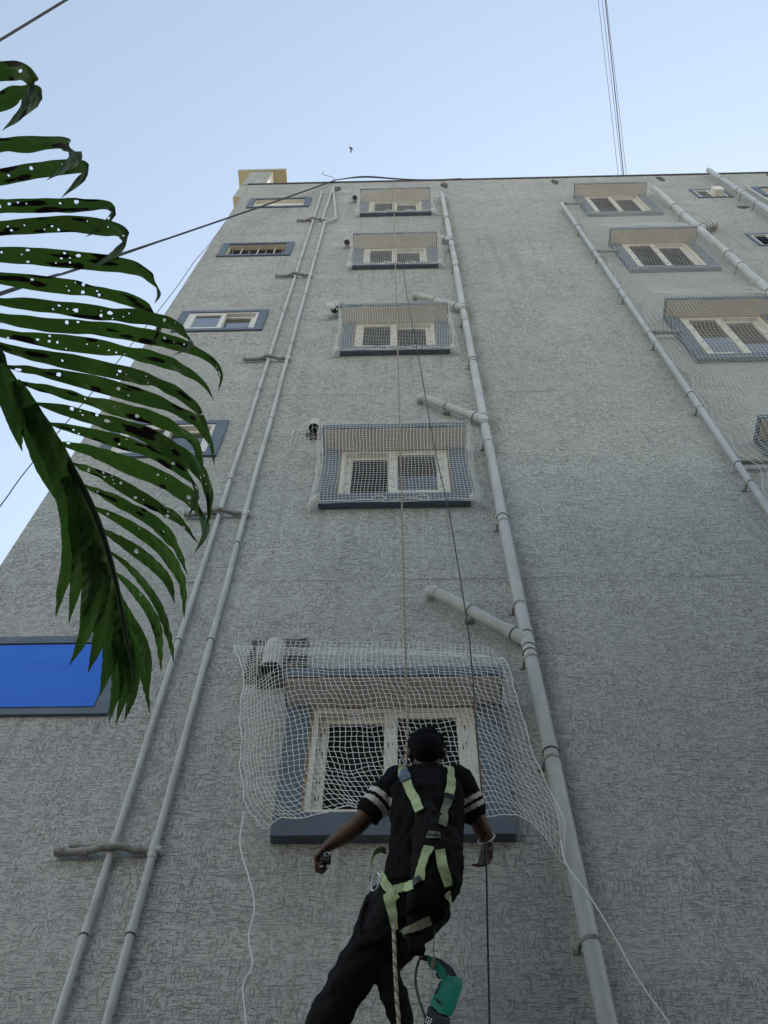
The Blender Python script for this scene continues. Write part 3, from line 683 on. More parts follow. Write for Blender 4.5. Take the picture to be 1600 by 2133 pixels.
for j in range(nv):
    row = []
    for i in range(56):
        p = cc[i][j]; v = j / (nv - 1); u = i / 55
        fold = .030 * math.sin(u * 19 + 2.2 * v) * max(0, abs(u - .5) * 2 - .35) * v + .022 * math.sin(6 * u + 9 * v) * v * (1 - v)
        q = wob(p, .016 * (0.35 + v), 6, 3.3); q = wob(q, .008, 22, 8.8); q.y -= abs(fold) * .5; q.x += fold * .6
        q.z += .020 * math.sin(u * 23 + 1) * (v ** 3)
        if v > .16: q.y = min(q.y, -.085)
        if q.y > -PH - .012 and .14 < v < .32 and .1 < u < .97: q.y = -PH - .014
        row.append(q)
    G.append(row)
n1 = net_object('bird_net', G, .0017, 'loose white bird net draped over the lowest window in front of the climber', group=None)
# large net on the right column
def right_net():
    hz = [f + HR_ + .085 for f in FR]; zt_, zb_ = hz[4] + .32, 5.2; nv = int((zt_ - zb_) / .039); nu = 38; G = []
    key = [(zt_, -.05)]
    for k in range(4, -1, -1):
        key += [(hz[k], -PH - .014), (FR[k] - .01, -PB - .03)]
        if k: key.append((hz[k - 1] + .9, -PB - .05))
    for j in range(nv + 1):
        z = zt_ + (zb_ - zt_) * j / nv; row = []
        yc = key[-1][1]
        for (z0, y0), (z1, y1) in zip(key, key[1:]):
            if z1 <= z <= z0: yc = y0 + (y1 - y0) * (z0 - z) / (z0 - z1)
        k = max([i for i in range(5) if hz[i] <= z] or [-1]); lo = hz[k] if k >= 0 else hz[0] - 3.25; up = hz[k + 1] if k < 4 else zt_
        fr = (z - lo) / (up - lo); sw = math.sin(math.pi * fr) if k < 4 else 0
        xl = 2.70 + .035 * math.sin(z * 3.1) + .02 * math.sin(z * 9); xr = 4.165 + .13 * sw ** 1.3
        if k == 4: xl = 2.68 + .27 * fr; xr = 4.165
        for i in range(nu + 1):
            u = i / nu; x = xl + (xr - xl) * u
            el = min(1, max(0, (x - 2.70) / .24)); er = min(1, max(0, (xr - x) / .14))
            y = -.07 + (yc + .07) * (el ** .7) * (1 - .75 * sw * (1 - er)) if k < 4 else yc
            row.append(tuple(wob((x, y, z - .04 * sw * math.sin(math.pi * u) + .02 * math.sin(u * 9 + z)), .010, 4, 2.0)))
        G.append(row)
    return net_object('large_bird_net', np.array(G), .0015, 'large white bird net covering the whole right column of windows')
right_net()

# ------------------------------------------------------------------ drain stubs beside the windows
def stub(k, label):
    z = (6.215, 9.55, 12.86, 16.05, 19.12)[k]; X = -.775
    t = empty('drain_stub', (X, 0, z), label, 'pipe', 'drain stubs left of the middle windows')
    r = .055
    sz = (1.05, .85, .9, .75, .75)[k]
    dz_ = (.10, .04, 0, 0, 0)[k]; z_ = z; z = z + dz_
    pts = catmull([(X, .0, z + .05), (X, -.05 * sz, z + .055), (X, -.10 * sz, z + .035), (X, -.125 * sz, z - .02), (X, -.127 * sz, z_ - .05 - dz_ * .6)], 4); z = z_ - dz_ * .6
    MB().tube(pts, r * sz, 16, cap=False).build('elbow', M_CEML2 if k in (0, 1) else M_PIPE, t, smooth=True)
    MB().tube([(X, -.127 * sz, z - .046), (X, -.127 * sz, z - .040)], r * sz * .985, 16).build('dark_mouth', M_DARK, t)  # black disc paints the unlit inside of the open pipe end
    MB().tube([(X, -.127 * sz, z - .056), (X, -.127 * sz, z - .046)], r * sz * 1.06, 16, cap=False).build('lip', M_PIPE2, t)
    blob('mortar_collar', X, z + .03, .10 * sz, .10 * sz, M_CEML if k > 1 else M_CEM, seed=30 + k, parent=t)
    if k:
        G = []
        w_, h_ = (.30, .24) if k == 1 else (.22, .2)
        for j in range(9):
            v = j / 8; row = []
            for i in range(10):
                u = i / 9; x = X - .20 + w_ * 1.15 * u; zz = z + .14 - h_ * 1.2 * v
                d = math.hypot((x - X) / .09, (zz - z) / .10); y = -.02 - .13 * sz * math.exp(-d * d)
                row.append(wob((x, y - (.05 if d < .9 else 0), zz), .012, 14, k))
            G.append(row)
        o = net_object('net_scrap', G, .0014, None); o.parent = t; o.matrix_parent_inverse = Matrix.Translation(-t.location)
    if k == 2:
        mb = MB()
        for i in range(26):
            c = Vector((X - .02 + random.uniform(-.06, .04), -.15, z - .02 + random.uniform(-.06, .06)))
            mb.tube(catmull([c + Vector((random.uniform(-.05, .05), random.uniform(-.03, .03), random.uniform(-.05, .05))) for _ in range(5)], 3), .0035, 5)
        mb.build('net_bundle', M_NET, t)
        MB().ell((X + .075, -.13, z + .02), .035, .03, .07).build('cloth_scrap', M_TEALC, t, smooth=True)
for k, lb in enumerate(('pale curved drain stub by the dark patch beside the lowest window', 'drain stub with dark mouth beside the second window from below',
                        'drain stub plugged with a bundle of net beside the third window', 'net covered drain hole beside the fourth window', 'net covered drain hole beside the topmost window')): stub(k, lb)

# ------------------------------------------------------------------ ropes, cords and cables
def cable(name, pts, r, mat, label, cat='cable', group=None, n=6, seg=8):
    o = MB().tube(catmull(pts, seg), r, n).build(name, mat, None, smooth=True)
    return tag(o, label, cat, group)
def twisted(name, pts, r, label, pitch=.045, per=7):
    path = catmull(pts, 60); L = sum((b - a).length for a, b in zip(path, path[1:])); N = int(L / pitch * per)
    path = resample(path, N); root = empty(name, path[-1], label, 'rope')
    for s in range(3):
        strand = []
        for i, p in enumerate(path):
            a = 2 * math.pi * (i / per + s / 3); strand.append(p + Vector((math.cos(a), math.sin(a), 0)) * r * .55)
        MB().tube(strand, r * .62, 5).build('strand', M_ROPE if s else M_ROPED, root, smooth=True)
    return root
zr = ZR
twisted('climbing_rope', [Vector((P(818, 378).x, .06, zr + .012)), Vector((P(818, 378).x, -.03, zr + .01)), P(819.5, 394, -.285), P(824, 560, -.33), P(829, 740, -.38), P(836, 1000, -.46), P(845, 1380, -.58), P(849, 1500, -.62), P(846, 1588, -.66)], .0056, 'beige twisted climbing rope hanging from the roof to the climber')
twisted('climbing_rope_tail', [P(820, 1925, -.70), P(822, 1990, -.71), P(826, 2070, -.70), P(831, 2140, -.70), P(838, 2300, -.69), P(850, 2600, -.66)], .0066, 'lower tail of the beige rope hanging below the harness between the legs')
cable('power_cable', [P(836, 530, -.09), P(842, 575, -.16), P(849, 620, -.29), P(872, 745, -.29), P(905, 930, -.30), P(935, 1065, -.31), P(972, 1290, -.40), P(983, 1390, -.41), P(996, 1560, -.44), P(1008, 1700, -.47), P(1013, 1790, -.47), P(1016, 1950, -.46), P(1020, 2140, -.45), P(1024, 2500, -.42)], 0.0040, M_CABLE, 'thin black power cable hanging down beside the climber')
cable('net_cord', [P(508, 1690, -.145), P(500, 1760, -.14), P(519, 1830, -.14), P(530, 1890, -.13), P(518, 1950, -.13), P(526, 2010, -.13), P(506, 2055, -.13), P(514, 2140, -.13), P(520, 2300, -.13)], .0032, M_CORDW, 'thin white cord hanging from the lower left corner of the loose net', 'cord', n=5)
cable('net_cord', [P(1168, 1750, -.15), P(1180, 1800, -.15), P(1232, 1872, -.17), P(1285, 1960, -.18), P(1330, 2040, -.19), P(1400, 2140, -.2), P(1520, 2320, -.25)], .0036, M_CORDW, 'white cord running from the net down to the lower right', 'cord', n=5)
# overhead service cable from the roof edge to the left
a = P(700, 375, -.02); b = P(0, 612, -.7); c = b + (b - a) * .9
mid = P(270, 524, -.42)
for i, (dz, r) in enumerate(((0, .015), (.05, .008), (-.05, .006))):
    cable('service_cable', [a + Vector((0, 0, dz * .3)), a.lerp(mid, .5) + Vector((0, 0, -.05 - dz)), mid + Vector((0, 0, dz * 1.5)), mid.lerp(b, .55) + Vector((0, 0, -.03 + dz)), b + Vector((0, 0, -dz * 2)), c], r, M_CABLE, ('thick black service cable sloping from the roof edge to the left behind the palm', 'thinner black wire twisted along the thick service cable', 'thinnest dark wire sagging just below the service cable')[i])
for i, (h, r) in enumerate(((.20, .012), (.12, .008))):
    cable('roof_wire', [a, P(760, 372, -.02) + Vector((0, 0, h)), P(840, 375, -.02) + Vector((0, 0, h * .4)), P(905, 375, .05) + Vector((0, 0, .02)), P(960, 372, .3)], r, M_CABLE, ('black cable lying bowed along the roof edge', 'thin dark wire lying below the bowed roof edge cable')[i])
cable('tie_wire', [a, a + Vector((-.12, 0, .35)), a + Vector((-.30, 0, .62)), a + Vector((-.28, 0, .9))], .006, M_WIRE, 'short bent wire end sticking up at the roof edge', 'wire', n=5)
cable('side_wire', [P(470, 462, -.05), P(435, 510, -.1), P(405, 545, -.12), P(360, 609, -.2), P(230, 772, -.3), P(67, 965, -.4), P(0, 1055, -.5), P(-200, 1310, -.6)], .005, M_WIRE, 'thin grey wire hanging along the left edge of the building', 'wire', n=5)
# cables against the sky
sk = [((1288, 362), (1245, -10)), ((1296, 362), (1253, -10)), ((1299, 362), (1260, -10)), ((1305, 362), (1262, -10))]
for i, (p, q) in enumerate(sk):
    A_ = P(p[0], p[1], .3); A_.z = zr + .6; A_ = CAM + ray(p[0], p[1] + 3) * ((1.2 - CAM.y) / ray(p[0], p[1] + 3).y)
    rq = ray(*q); B_ = CAM + rq * ((A_.z + 1.0 - CAM.z) / rq.z); C_ = B_ + (B_ - A_) * 1.5
    cable('sky_cable', [A_, A_.lerp(B_, .5) - Vector((0, 0, .02)), B_, C_], (.0055, .0055, .012, .0055)[i], M_WIRE, ('leftmost thin cable crossing the sky above the roof', 'thin cable just left of the thick sky cable', 'thickest of the cables crossing the sky at right', 'thin cable crossing the thick sky cable, rightmost at the roof')[i], group='cables crossing the sky')
rq = ray(-40, 108); A_ = CAM + rq * (9 / rq.z); rq = ray(180, -26); B_ = CAM + rq * (9.6 / rq.z)
cable('corner_cable', [A_ - (B_ - A_) * 2, A_, B_, B_ + (B_ - A_) * 3], .012, M_WIRE, 'dark cable cutting across the top left corner of the sky')
# bird
c = CAM + ray(731, 310).normalized() * 75
bd = empty('bird', c, 'small dark bird flying in the sky above the roof', 'bird')
MB().ell(c, .055, .14, .05).tube([c + Vector((0, .12, 0)), c + Vector((.0, .24, .0))], [.04, .06], 6).build('body', M_BIRD, bd, smooth=True)
for s in (-1, 1):
    rt = c + Vector((.03 * s, 0, 0)); tp = c + Vector((.17 * s, .10 if s > 0 else -.14, .05))
    md = rt.lerp(tp, .5) + Vector((0, -.05, .02))
    MB().add([rt + Vector((0, -.06, 0)), md + Vector((0, -.04, 0)), tp, md + Vector((0, .06, 0)), rt + Vector((0, .06, 0))] + [q + Vector((0, 0, .012)) for q in (rt + Vector((0, -.06, 0)), md + Vector((0, -.04, 0)), tp, md + Vector((0, .06, 0)), rt + Vector((0, .06, 0)))],
             [(0, 1, 3, 4), (1, 2, 3), (9, 8, 6, 5), (8, 7, 6), (0, 5, 6, 1), (1, 6, 7, 2), (2, 7, 8, 3), (3, 8, 9, 4)]).build('wing', M_BIRD, bd)

# ------------------------------------------------------------------ remeshed organic shapes
def solidify(mb, name, voxel, smooth_it=6, fac=.5):
    me = mb.mesh(name + '_src'); bm = bmesh.new(); bm.from_mesh(me); bmesh.ops.recalc_face_normals(bm, faces=bm.faces); bm.to_mesh(me); bm.free()
    o = bpy.data.objects.new(name + '_src', me); col.objects.link(o)
    m = o.modifiers.new('r', 'REMESH'); m.mode = 'VOXEL'; m.voxel_size = voxel; m.adaptivity = 0
    if smooth_it: s = o.modifiers.new('s', 'SMOOTH'); s.factor = fac; s.iterations = smooth_it
    dg = bpy.context.evaluated_depsgraph_get(); ev = o.evaluated_get(dg); r = bpy.data.meshes.new_from_object(ev)
    bpy.data.objects.remove(o); bpy.data.meshes.remove(me); r.name = name; r.materials.clear(); return r
def ring(c, ax, ay, n=20, p=2.3):
    o = []
    for k in range(n):
        t = 2 * math.pi * k / n; cx, sx = math.cos(t), math.sin(t)
        o.append(Vector(c) + ax * (abs(cx) ** (2 / p) * (1 if cx >= 0 else -1)) + ay * (abs(sx) ** (2 / p) * (1 if sx >= 0 else -1)))
    return o
def torso(mb, rows, grow=0):
    rings = []
    for i, (xl, xr, y, Y, dep) in enumerate(rows):
        a, b = P(xl, y, Y), P(xr, y, Y); c = (a + b) / 2; hw = (b - a) / 2
        rings.append(ring(c, hw * (1 + grow / hw.length), Vector((0, dep + grow, dep * .15))))
    mb.loft(rings)
def wrinkle(me, amp, fr, seed=0, along=(1, 1, 2.2)):
    NV = len(me.vertices); co = np.empty(NV * 3); me.vertices.foreach_get('co', co); nm = [v.normal.copy() for v in me.vertices]; co = co.reshape(-1, 3)
    for i in range(NV):
        v = co[i]; q = Vector((v[0] * along[0], v[1] * along[1], v[2] * along[2])) * fr
        d = noise.noise(q + Vector((seed, 0, 0))); d = (1 - abs(d) * 2.2) * .6 + .4 * noise.noise(q * 2.3)
        co[i] += np.array(nm[i]) * amp * d
    me.vertices.foreach_set('co', co.ravel()); me.update()
man = empty('person', P(850, 1880, -.55), 'person in black shirt and trousers hanging on a rope in a lime harness', 'person')
J = dict(head=P(889, 1570, -.665), neck=P(886, 1612, -.62), shl=P(822, 1634, -.62), shr=P(956, 1632, -.61), ell=P(742, 1722, -.57), wrl=P(684, 1762, -.52),
         elr=P(1000, 1716, -.50), wrr=P(1016, 1752, -.43), hpl=P(812, 1888, -.53), hpr=P(888, 1890, -.52))
kl = P(713, 2066, -.44); al = P(662, 2155, -.30); fl = P(640, 2230, -.17)
kr = P(808, 2035, -.445); ar_ = P(845, 2150, -.33); fr_ = P(850, 2225, -.16)
def hand(mb, w, d, palm_n, curl, size=1.0):
    """w wrist, d pointing direction, palm_n palm normal; five bent fingers and a thumb from the side of the palm"""
    d = d.normalized(); n = (palm_n - d * palm_n.dot(d)).normalized(); s = d.cross(n).normalized()
    k = w + d * .085 * size
    for t in (-1, -.33, .33, 1): mb.capsule(w + d * .012 + s * t * .017 * size, k + s * t * .030 * size, .0135 * size, .0115 * size, 10)
    mb.capsule(w - d * .03, w + d * .02, .0215, .020, 12)
    lens = (.072, .082, .076, .058)
    for i, t in enumerate((-1, -.33, .33, 1)):
        b = k + s * t * .030 * size; L = lens[i] * size; ang = 0; p = b; r = .0088 * size
        for q, (fl_, sg) in enumerate(((.42, curl * .55), (.32, curl), (.26, curl * .85))):
            ang += sg; e = p + (d * math.cos(ang) + n * math.sin(ang)) * L * fl_ * 1.15 + s * t * .002
            mb.capsule(p, e, r, r * .9, 9); p = e; r *= .9
    b = w + d * .028 * size - s * .022 * size; e1 = b + (d * .55 - s * .65 + n * .45).normalized() * .038 * size; e2 = e1 + (d * .75 + s * .1 + n * .6).normalized() * .03 * size; e3 = e2 + (d * .6 + s * .5 + n * .5).normalized() * .024 * size
    mb.capsule(b, e1, .0135 * size, .0105 * size, 9); mb.capsule(e1, e2, .0102 * size, .0092 * size, 9); mb.capsule(e2, e3, .009 * size, .0075 * size, 9)
# body: one continuous skin from head to feet
mb = MB()
hd = J['head']; look = Vector((.02, .93, -.36)).normalized()           # head bowed towards the wall and down
up_ = Vector((0, .36, .93)).normalized(); sid = look.cross(up_).normalized()
HM = Matrix((sid, look, up_)).transposed()
mb.ell(hd + look * -.005 + up_ * .02, .072, .090, .085, HM); mb.ell(hd + look * .035 - up_ * .045, .052, .055, .06, HM)      # skull, jaw
mb.capsule(hd + look * .085 - up_ * .005, hd + look * .105 - up_ * .028, .010, .014, 9)                                     # nose
mb.ell(hd + look * .080 + up_ * .022, .05, .014, .010, HM)                                                                  # brow
mb.ell(hd + look * .088 - up_ * .062, .024, .010, .008, HM); mb.ell(hd + look * .084 - up_ * .078, .022, .010, .007, HM)     # lips
mb.ell(hd + look * .078 - up_ * .098, .022, .016, .014, HM)                                                                 # chin
for s in (-1, 1): mb.ell(hd + sid * s * .076 - up_ * .004 - look * .005, .012, .020, .032, HM)                               # ears
mb.capsule(hd - up_ * .05 - look * .02, J['neck'] - Vector((0, 0, .03)), .050, .058)
torso(mb, [(842, 936, 1622, -.62, .055), (822, 958, 1650, -.62, .09), (826, 954, 1720, -.61, .10), (830, 946, 1790, -.58, .095), (806, 922, 1850, -.55, .10), (800, 905, 1890, -.53, .10)])
for sh, el, wr, s in ((J['shl'], J['ell'], J['wrl'], -1), (J['shr'], J['elr'], J['wrr'], 1)):
    mb.capsule(sh, el, .050, .037); mb.capsule(el, el.lerp(wr, .35), .038, .039); mb.capsule(el.lerp(wr, .35), wr, .039, .0235)
for h, k, a, f in ((J['hpl'] + Vector((.01, 0, .02)), kl, al, fl), (P(862, 1885, -.52), kr, ar_, fr_)):
    mb.capsule(h, k, .066, .034); mb.capsule(k, a, .033, .026); mb.capsule(a, f, .028, .028); mb.capsule(f, f + Vector((0, .03, .10)), .035, .028)
hand(mb, J['wrl'], (P(664, 1786, -.505) - J['wrl']), Vector((.9, .1, -.3)), 1.25, .90)
hand(mb, J['wrr'], (P(1012, 1790, -.41) - J['wrr']), Vector((-.55, -.5, -.4)), .60, .92)
me = solidify(mb, 'skin', .0055, 3)
body = link('skin', me, M_SKIN, man, smooth=True)
eye = MB()
for s in (-1, 1): MB().ell(hd + look * .080 + sid * s * .030 + up_ * .004, .013, .011, .009, HM).build('eye', M_WHITEW, man, smooth=True)
# hair
mb = MB(); mb.ell(hd - look * .014 + up_ * .026, .0785, .091, .088, HM); mb.ell(hd - look * .038 - up_ * .030, .070, .060, .070, HM); mb.ell(hd - look * .030 - up_ * .075, .056, .045, .040, HM)
for i in range(46):
    a = random.random() * 6.28; t = random.uniform(.0, 1.9); q = Vector((math.sin(t) * math.cos(a) * .079, math.sin(t) * math.sin(a) * .091, math.cos(t) * .090))
    if q.y > .05 and q.z < .04: continue
    mb.ell(hd - look * .014 + up_ * .028 + HM @ q, .010, .010, .010, HM, 8, 6)
me = solidify(mb, 'hair', .005, 6)
bmh = bmesh.new(); bmh.from_mesh(me)
cut = [f for f in bmh.faces if (f.calc_center_median() - hd).dot(look) > .050 and (f.calc_center_median() - hd).dot(up_) < .045]
bmesh.ops.delete(bmh, geom=cut, context='FACES'); bmh.to_mesh(me); bmh.free(); wrinkle(me, .0022, 60, 2, (1, 1, 1))
link('hair', me, M_HAIR, man, smooth=True)
# shirt with striped sleeves
mb = MB()
torso(mb, [(856, 922, 1604, -.635, .058), (828, 954, 1626, -.62, .088), (812, 966, 1660, -.62, .112), (815, 965, 1710, -.61, .122), (812, 962, 1770, -.59, .118), (802, 952, 1815, -.57, .122), (796, 940, 1850, -.555, .128), (792, 932, 1868, -.55, .13)])
SL = {}
for key, sh, el, tt in (('l', J['shl'], J['ell'], .66), ('r', J['shr'], J['elr'], .74)):
    e = sh.lerp(el, tt); SL[key] = (sh, e)
    mb.capsule(sh + (sh - e) * .05, e - (e - sh).normalized() * .02, .066, .060)
mb.capsule(J['shl'], J['shr'], .058, .058)
me = solidify(mb, 'shirt', .006, 8)
wrinkle(me, .011, 12, 4, (1.6, 1, 1)); me.update()
# cut the sleeve ends and the hem open-looking by flattening, colour the stripes
stripes = []
for p in me.polygons:
    c = p.center; m = 0
    for key in ('l', 'r'):
        sh, e = SL[key]; ax = (e - sh); L = ax.length; ax /= L; s = (c - sh).dot(ax); rad_ = ((c - sh) - ax * s).length
        if rad_ < .085 and (c.x < sh.x + .02 if key == 'l' else c.x > sh.x - .02):
            t = s / L
            if .50 < t < .64 or .74 < t < .88: m = 1
    stripes.append(m)
me.polygons.foreach_set('material_index', stripes)
shirt = link('shirt', me, [M_SHIRT, M_STRIPE], man, smooth=True)
# trousers
mb = MB()
torso(mb, [(798, 930, 1850, -.55, .118), (788, 922, 1880, -.54, .125), (770, 905, 1915, -.53, .12), (745, 862, 1962, -.51, .105), (732, 832, 1990, -.50, .09)])
mb.capsule(J['hpl'], P(766, 1985, -.49), .088, .082); mb.capsule(P(766, 1985, -.49), kl, .082, .068); mb.capsule(kl, P(678, 2140, -.38), .068, .073); mb.capsule(P(678, 2140, -.38), P(655, 2215, -.26), .073, .075)
mb.capsule(J['hpr'], P(803, 2010, -.46), .088, .052); mb.capsule(P(803, 2010, -.46), P(822, 2080, -.42), .050, .043); mb.capsule(P(822, 2080, -.42), P(848, 2160, -.33), .043, .040); mb.capsule(P(848, 2160, -.33), P(854, 2225, -.24), .040, .045)
mb.capsule(P(790, 1945, -.50), P(772, 1992, -.48), .075, .055)
me = solidify(mb, 'trousers', .0065, 8); wrinkle(me, .013, 11, 9, (1, 1, 1.4)); me.update()
trou = link('trousers', me, M_TROU, man, smooth=True)
for f, s in ((fl, 0), (fr_, 1)):
    mb = MB(); mb.capsule(f + Vector((0, 0, -.03)), f + Vector((0, .03, .13)), .045, .042); mb.ell(f + Vector((0, .02, .05)), .048, .03, .12)
    link('shoe', solidify(mb, 'shoe', .006, 4), M_BAG, man, smooth=True)
wr = J['wrr']; ax = (wr - J['elr']).normalized(); a1 = ax.orthogonal().normalized(); a2 = ax.cross(a1)
bc = wr + ax * -.015 + Vector((0, 0, -.003)); mb = MB(); mb.tube([bc + (a1 * math.cos(t) + a2 * math.sin(t)) * .036 for t in np.linspace(0, 2 * math.pi, 33)], .0032, 8, cap=False)
tag(mb.build('wrist_bangle', M_CORDW, None, smooth=True), 'pale thin bangle on the right wrist of the person', 'bangle')

# tool bag on the back
bag = empty('tool_bag', P(880, 1860, -.75), 'black fabric tool bag slung over the back of the person', 'bag')
mb = MB()
torso(mb, [(868, 905, 1682, -.735, .035), (862, 915, 1700, -.745, .05), (862, 956, 1745, -.745, .072), (860, 964, 1800, -.735, .09), (856, 958, 1845, -.71, .10), (848, 934, 1880, -.69, .095), (846, 926, 1906, -.67, .07)])
mb.capsule(P(930, 1700, -.735), P(946, 1800, -.70), .022, .035); 
me = solidify(mb, 'bag_body', .006, 6); wrinkle(me, .012, 15, 21, (1, 1, 1)); bagb = link('bag_body', me, M_BAG, bag, smooth=True)
mb = MB(); torso(mb, [(846, 912, 1905, -.665, .02), (848, 892, 1930, -.66, .022), (846, 880, 1955, -.655, .022), (850, 886, 1978, -.65, .018), (846, 884, 1988, -.65, .012)])
me = solidify(mb, 'flap', .005, 3); wrinkle(me, .006, 18, 3, (1, 1, 1)); flap = link('bag_flap', me, M_BAG, bag, smooth=True)

# harness: webbing laid on whatever is worn underneath
dg = bpy.context.evaluated_depsgraph_get()
trees = [BVHTree.FromPolygons([v.co.copy() for v in o.data.vertices], [tuple(p.vertices) for p in o.data.polygons]) for o in (shirt, trou, bagb, flap, body)]
def hit(px, py):
    d = ray(px, py).normalized(); best = None
    for t in trees:
        loc, nrm, i, dist = t.ray_cast(CAM, d)
        if loc is not None and (best is None or dist < best[2]): best = (loc, nrm, dist)
    return best
har = empty('safety_harness', P(900, 1745, -.77), 'lime green webbing safety harness worn by the person', 'harness')
def strap(name, pts, wpx, mat, th=.0035, off=.004, wpx2=None, parent=har):
    px = resample(catmull([Vector((x, y, 0)) for x, y in pts], 8), max(8, int(len(pts) * 7))); C = []
    last = None
    for q in px:
        h = hit(q.x, q.y)
        if h is None:
            if last is None: continue
            C.append((P(q.x, q.y, last[0].y), last[1])); continue
        last = h; C.append((h[0], h[1] if h[1].dot(ray(q.x, q.y)) < 0 else -h[1]))
    pos = [c[0] for c in C]; nr = [c[1] for c in C]; N = len(C)
    for _ in range(3):
        pos = [pos[0]] + [(pos[i - 1] + pos[i] * 2 + pos[i + 1]) / 4 for i in range(1, N - 1)] + [pos[-1]]
        nr = [(nr[max(i - 1, 0)] + nr[i] + nr[min(i + 1, N - 1)]).normalized() for i in range(N)]
    vs = []; K = 5
    for i in range(N):
        T = (pos[min(i + 1, N - 1)] - pos[max(i - 1, 0)]).normalized(); n = nr[i]; S = T.cross(n).normalized(); n = S.cross(T).normalized()
        n = n if n.dot(CAM - pos[i]) > 0 else -n
        dist = (pos[i] - CAM).length; w0 = wpx + ((wpx2 or wpx) - wpx) * i / (N - 1); hw = w0 / 2 / 2078.8 * dist
        for k in range(K):
            u = k / (K - 1) * 2 - 1; vs.append(pos[i] + S * hw * u + n * (off + .006 + .0012 * math.sin(i * .9 + k)))
        for k in range(K):
            u = k / (K - 1) * 2 - 1; vs.append(pos[i] + S * hw * u + n * (off + .006 - th))
    fs = []; R2 = 2 * K
    for i in range(N - 1):
        for k in range(K - 1):
            fs.append((i * R2 + k, i * R2 + k + 1, (i + 1) * R2 + k + 1, (i + 1) * R2 + k)); fs.append((i * R2 + K + k + 1, i * R2 + K + k, (i + 1) * R2 + K + k, (i + 1) * R2 + K + k + 1))
        for k in (0, K - 1): fs.append((i * R2 + k, (i + 1) * R2 + k, (i + 1) * R2 + K + k, i * R2 + K + k))
    for i in (0, N - 1): fs.append(tuple(i * R2 + k for k in range(K)) + tuple(i * R2 + K + k for k in range(K - 1, -1, -1)))
    return MB().add(vs, fs).build(name, mat, parent, smooth=True)
strap('shoulder_strap', [(836, 1594), (843, 1618), (854, 1642), (866, 1668), (876, 1692)], 19, M_WEB)
strap('shoulder_strap', [(932, 1590), (937, 1612), (938, 1638), (934, 1660)], 19, M_WEB)
strap('shoulder_strap', [(933, 1664), (927, 1694), (920, 1722)], 17, M_WEBD)
strap('adjuster', [(840, 1611), (848, 1629)], 23, M_BUCKLE, th=.010, off=.008)
strap('adjuster', [(936, 1657), (934, 1666)], 21, M_BLK, th=.010, off=.008)
strap('back_plate', [(892, 1742), (916, 1744)], 17, M_WEBD, off=.006)
strap('back_plate_slot', [(894, 1743), (914, 1745)], 5, M_BLK, off=.009)
strap('back_strap', [(894, 1766), (886, 1790), (878, 1818), (874, 1836)], 21, M_WEB)
strap('back_strap', [(915, 1772), (921, 1798), (927, 1822), (930, 1845)], 20, M_WEB, off=.006)
strap('adjuster', [(866, 1840), (878, 1834)], 14, M_BLK, th=.010, off=.009)
strap('hip_strap', [(822, 1856), (842, 1851), (866, 1843)], 19, M_WEB)
strap('hip_strap', [(798, 1795), (795, 1815), (803, 1838), (815, 1858), (828, 1876)], 20, M_WEB, wpx2=15)
strap('leg_strap', [(812, 1862), (814, 1885), (819, 1912), (822, 1938)], 25, M_WEB, wpx2=12)
strap('seat_strap', [(840, 1944), (858, 1938), (876, 1928), (894, 1918)], 17, M_WEBD)
strap('leg_strap', [(929, 1858), (934, 1878), (933, 1892)], 13, M_WEB, wpx2=8)
loop = [P(803, 1772, -.62), P(790, 1770, -.66), P(778, 1778, -.67), P(772, 1800, -.66), P(770, 1830, -.65)]
lp = catmull(loop, 6); vs = []
for i, p in enumerate(lp): vs += [p + Vector((0, -.010, .006)), p + Vector((0, .010, -.006))]
mb = MB().add(vs, [(2 * i, 2 * i + 1, 2 * i + 3, 2 * i + 2) for i in range(len(lp) - 1)])
o = mb.build('loose_webbing', M_WEB, har); o.modifiers.new('t', 'SOLIDIFY').thickness = .003
mb = MB(); cpt = [P(786, 1818, -.68), P(792, 1826, -.68), P(789, 1842, -.68), P(780, 1856, -.68), P(774, 1850, -.68), P(777, 1832, -.68), P(786, 1818, -.68)]
mb.tube(catmull(cpt, 5), .0038, 8).build('carabiner', M_STEEL, har, smooth=True)
mb = MB(); c = P(840, 1588, -.675); mb.tube([c + Vector((math.cos(t) * .014, 0, math.sin(t) * .024)) for t in np.linspace(0, 6.283, 17)], .0045, 8, cap=False).build('carabiner', M_STEEL, har, smooth=True)
# trouser pocket piping / tool strap on the left thigh
strap('thigh_strap', [(768, 1868), (757, 1905), (750, 1935), (757, 1945)], 5, M_BAG, off=.004)

# ------------------------------------------------------------------ rotary hammer hanging on its cord
DY = -.56
dr = empty('hammer_drill', P(925, 2060, DY), 'green and black rotary hammer drill hanging below the person', 'drill')
def Z(x, y): return (600 + x * .325, 1500 + y * .325)
def slab(name, outline, th, mat, parent, bev=.012, y0=0.0):
    pts = [P(*Z(*q), DY) for q in outline]; n = len(pts); vd = ray(925, 2060).normalized()
    vs = [p - vd * (th / 2 + y0) for p in pts] + [p + vd * (th / 2 - y0) for p in pts]
    mb = MB().add(vs, [tuple(range(n)), tuple(range(2 * n - 1, n - 1, -1))] + [(k, n + k, n + (k + 1) % n, (k + 1) % n) for k in range(n)])
    return mb.build(name, mat, parent, smooth=True, bevel=bev)
hs = slab('motor_housing', [(990, 1655), (1040, 1640), (1112, 1645), (1122, 1700), (1085, 1810), (1050, 1905), (965, 1880), (905, 1815), (940, 1745)], .085, M_GREEN, dr, .014)
slab('gear_housing', [(905, 1818), (965, 1882), (1048, 1905), (1020, 2000), (985, 2090), (870, 2080), (868, 1950)], .080, M_BLK, dr, .013)
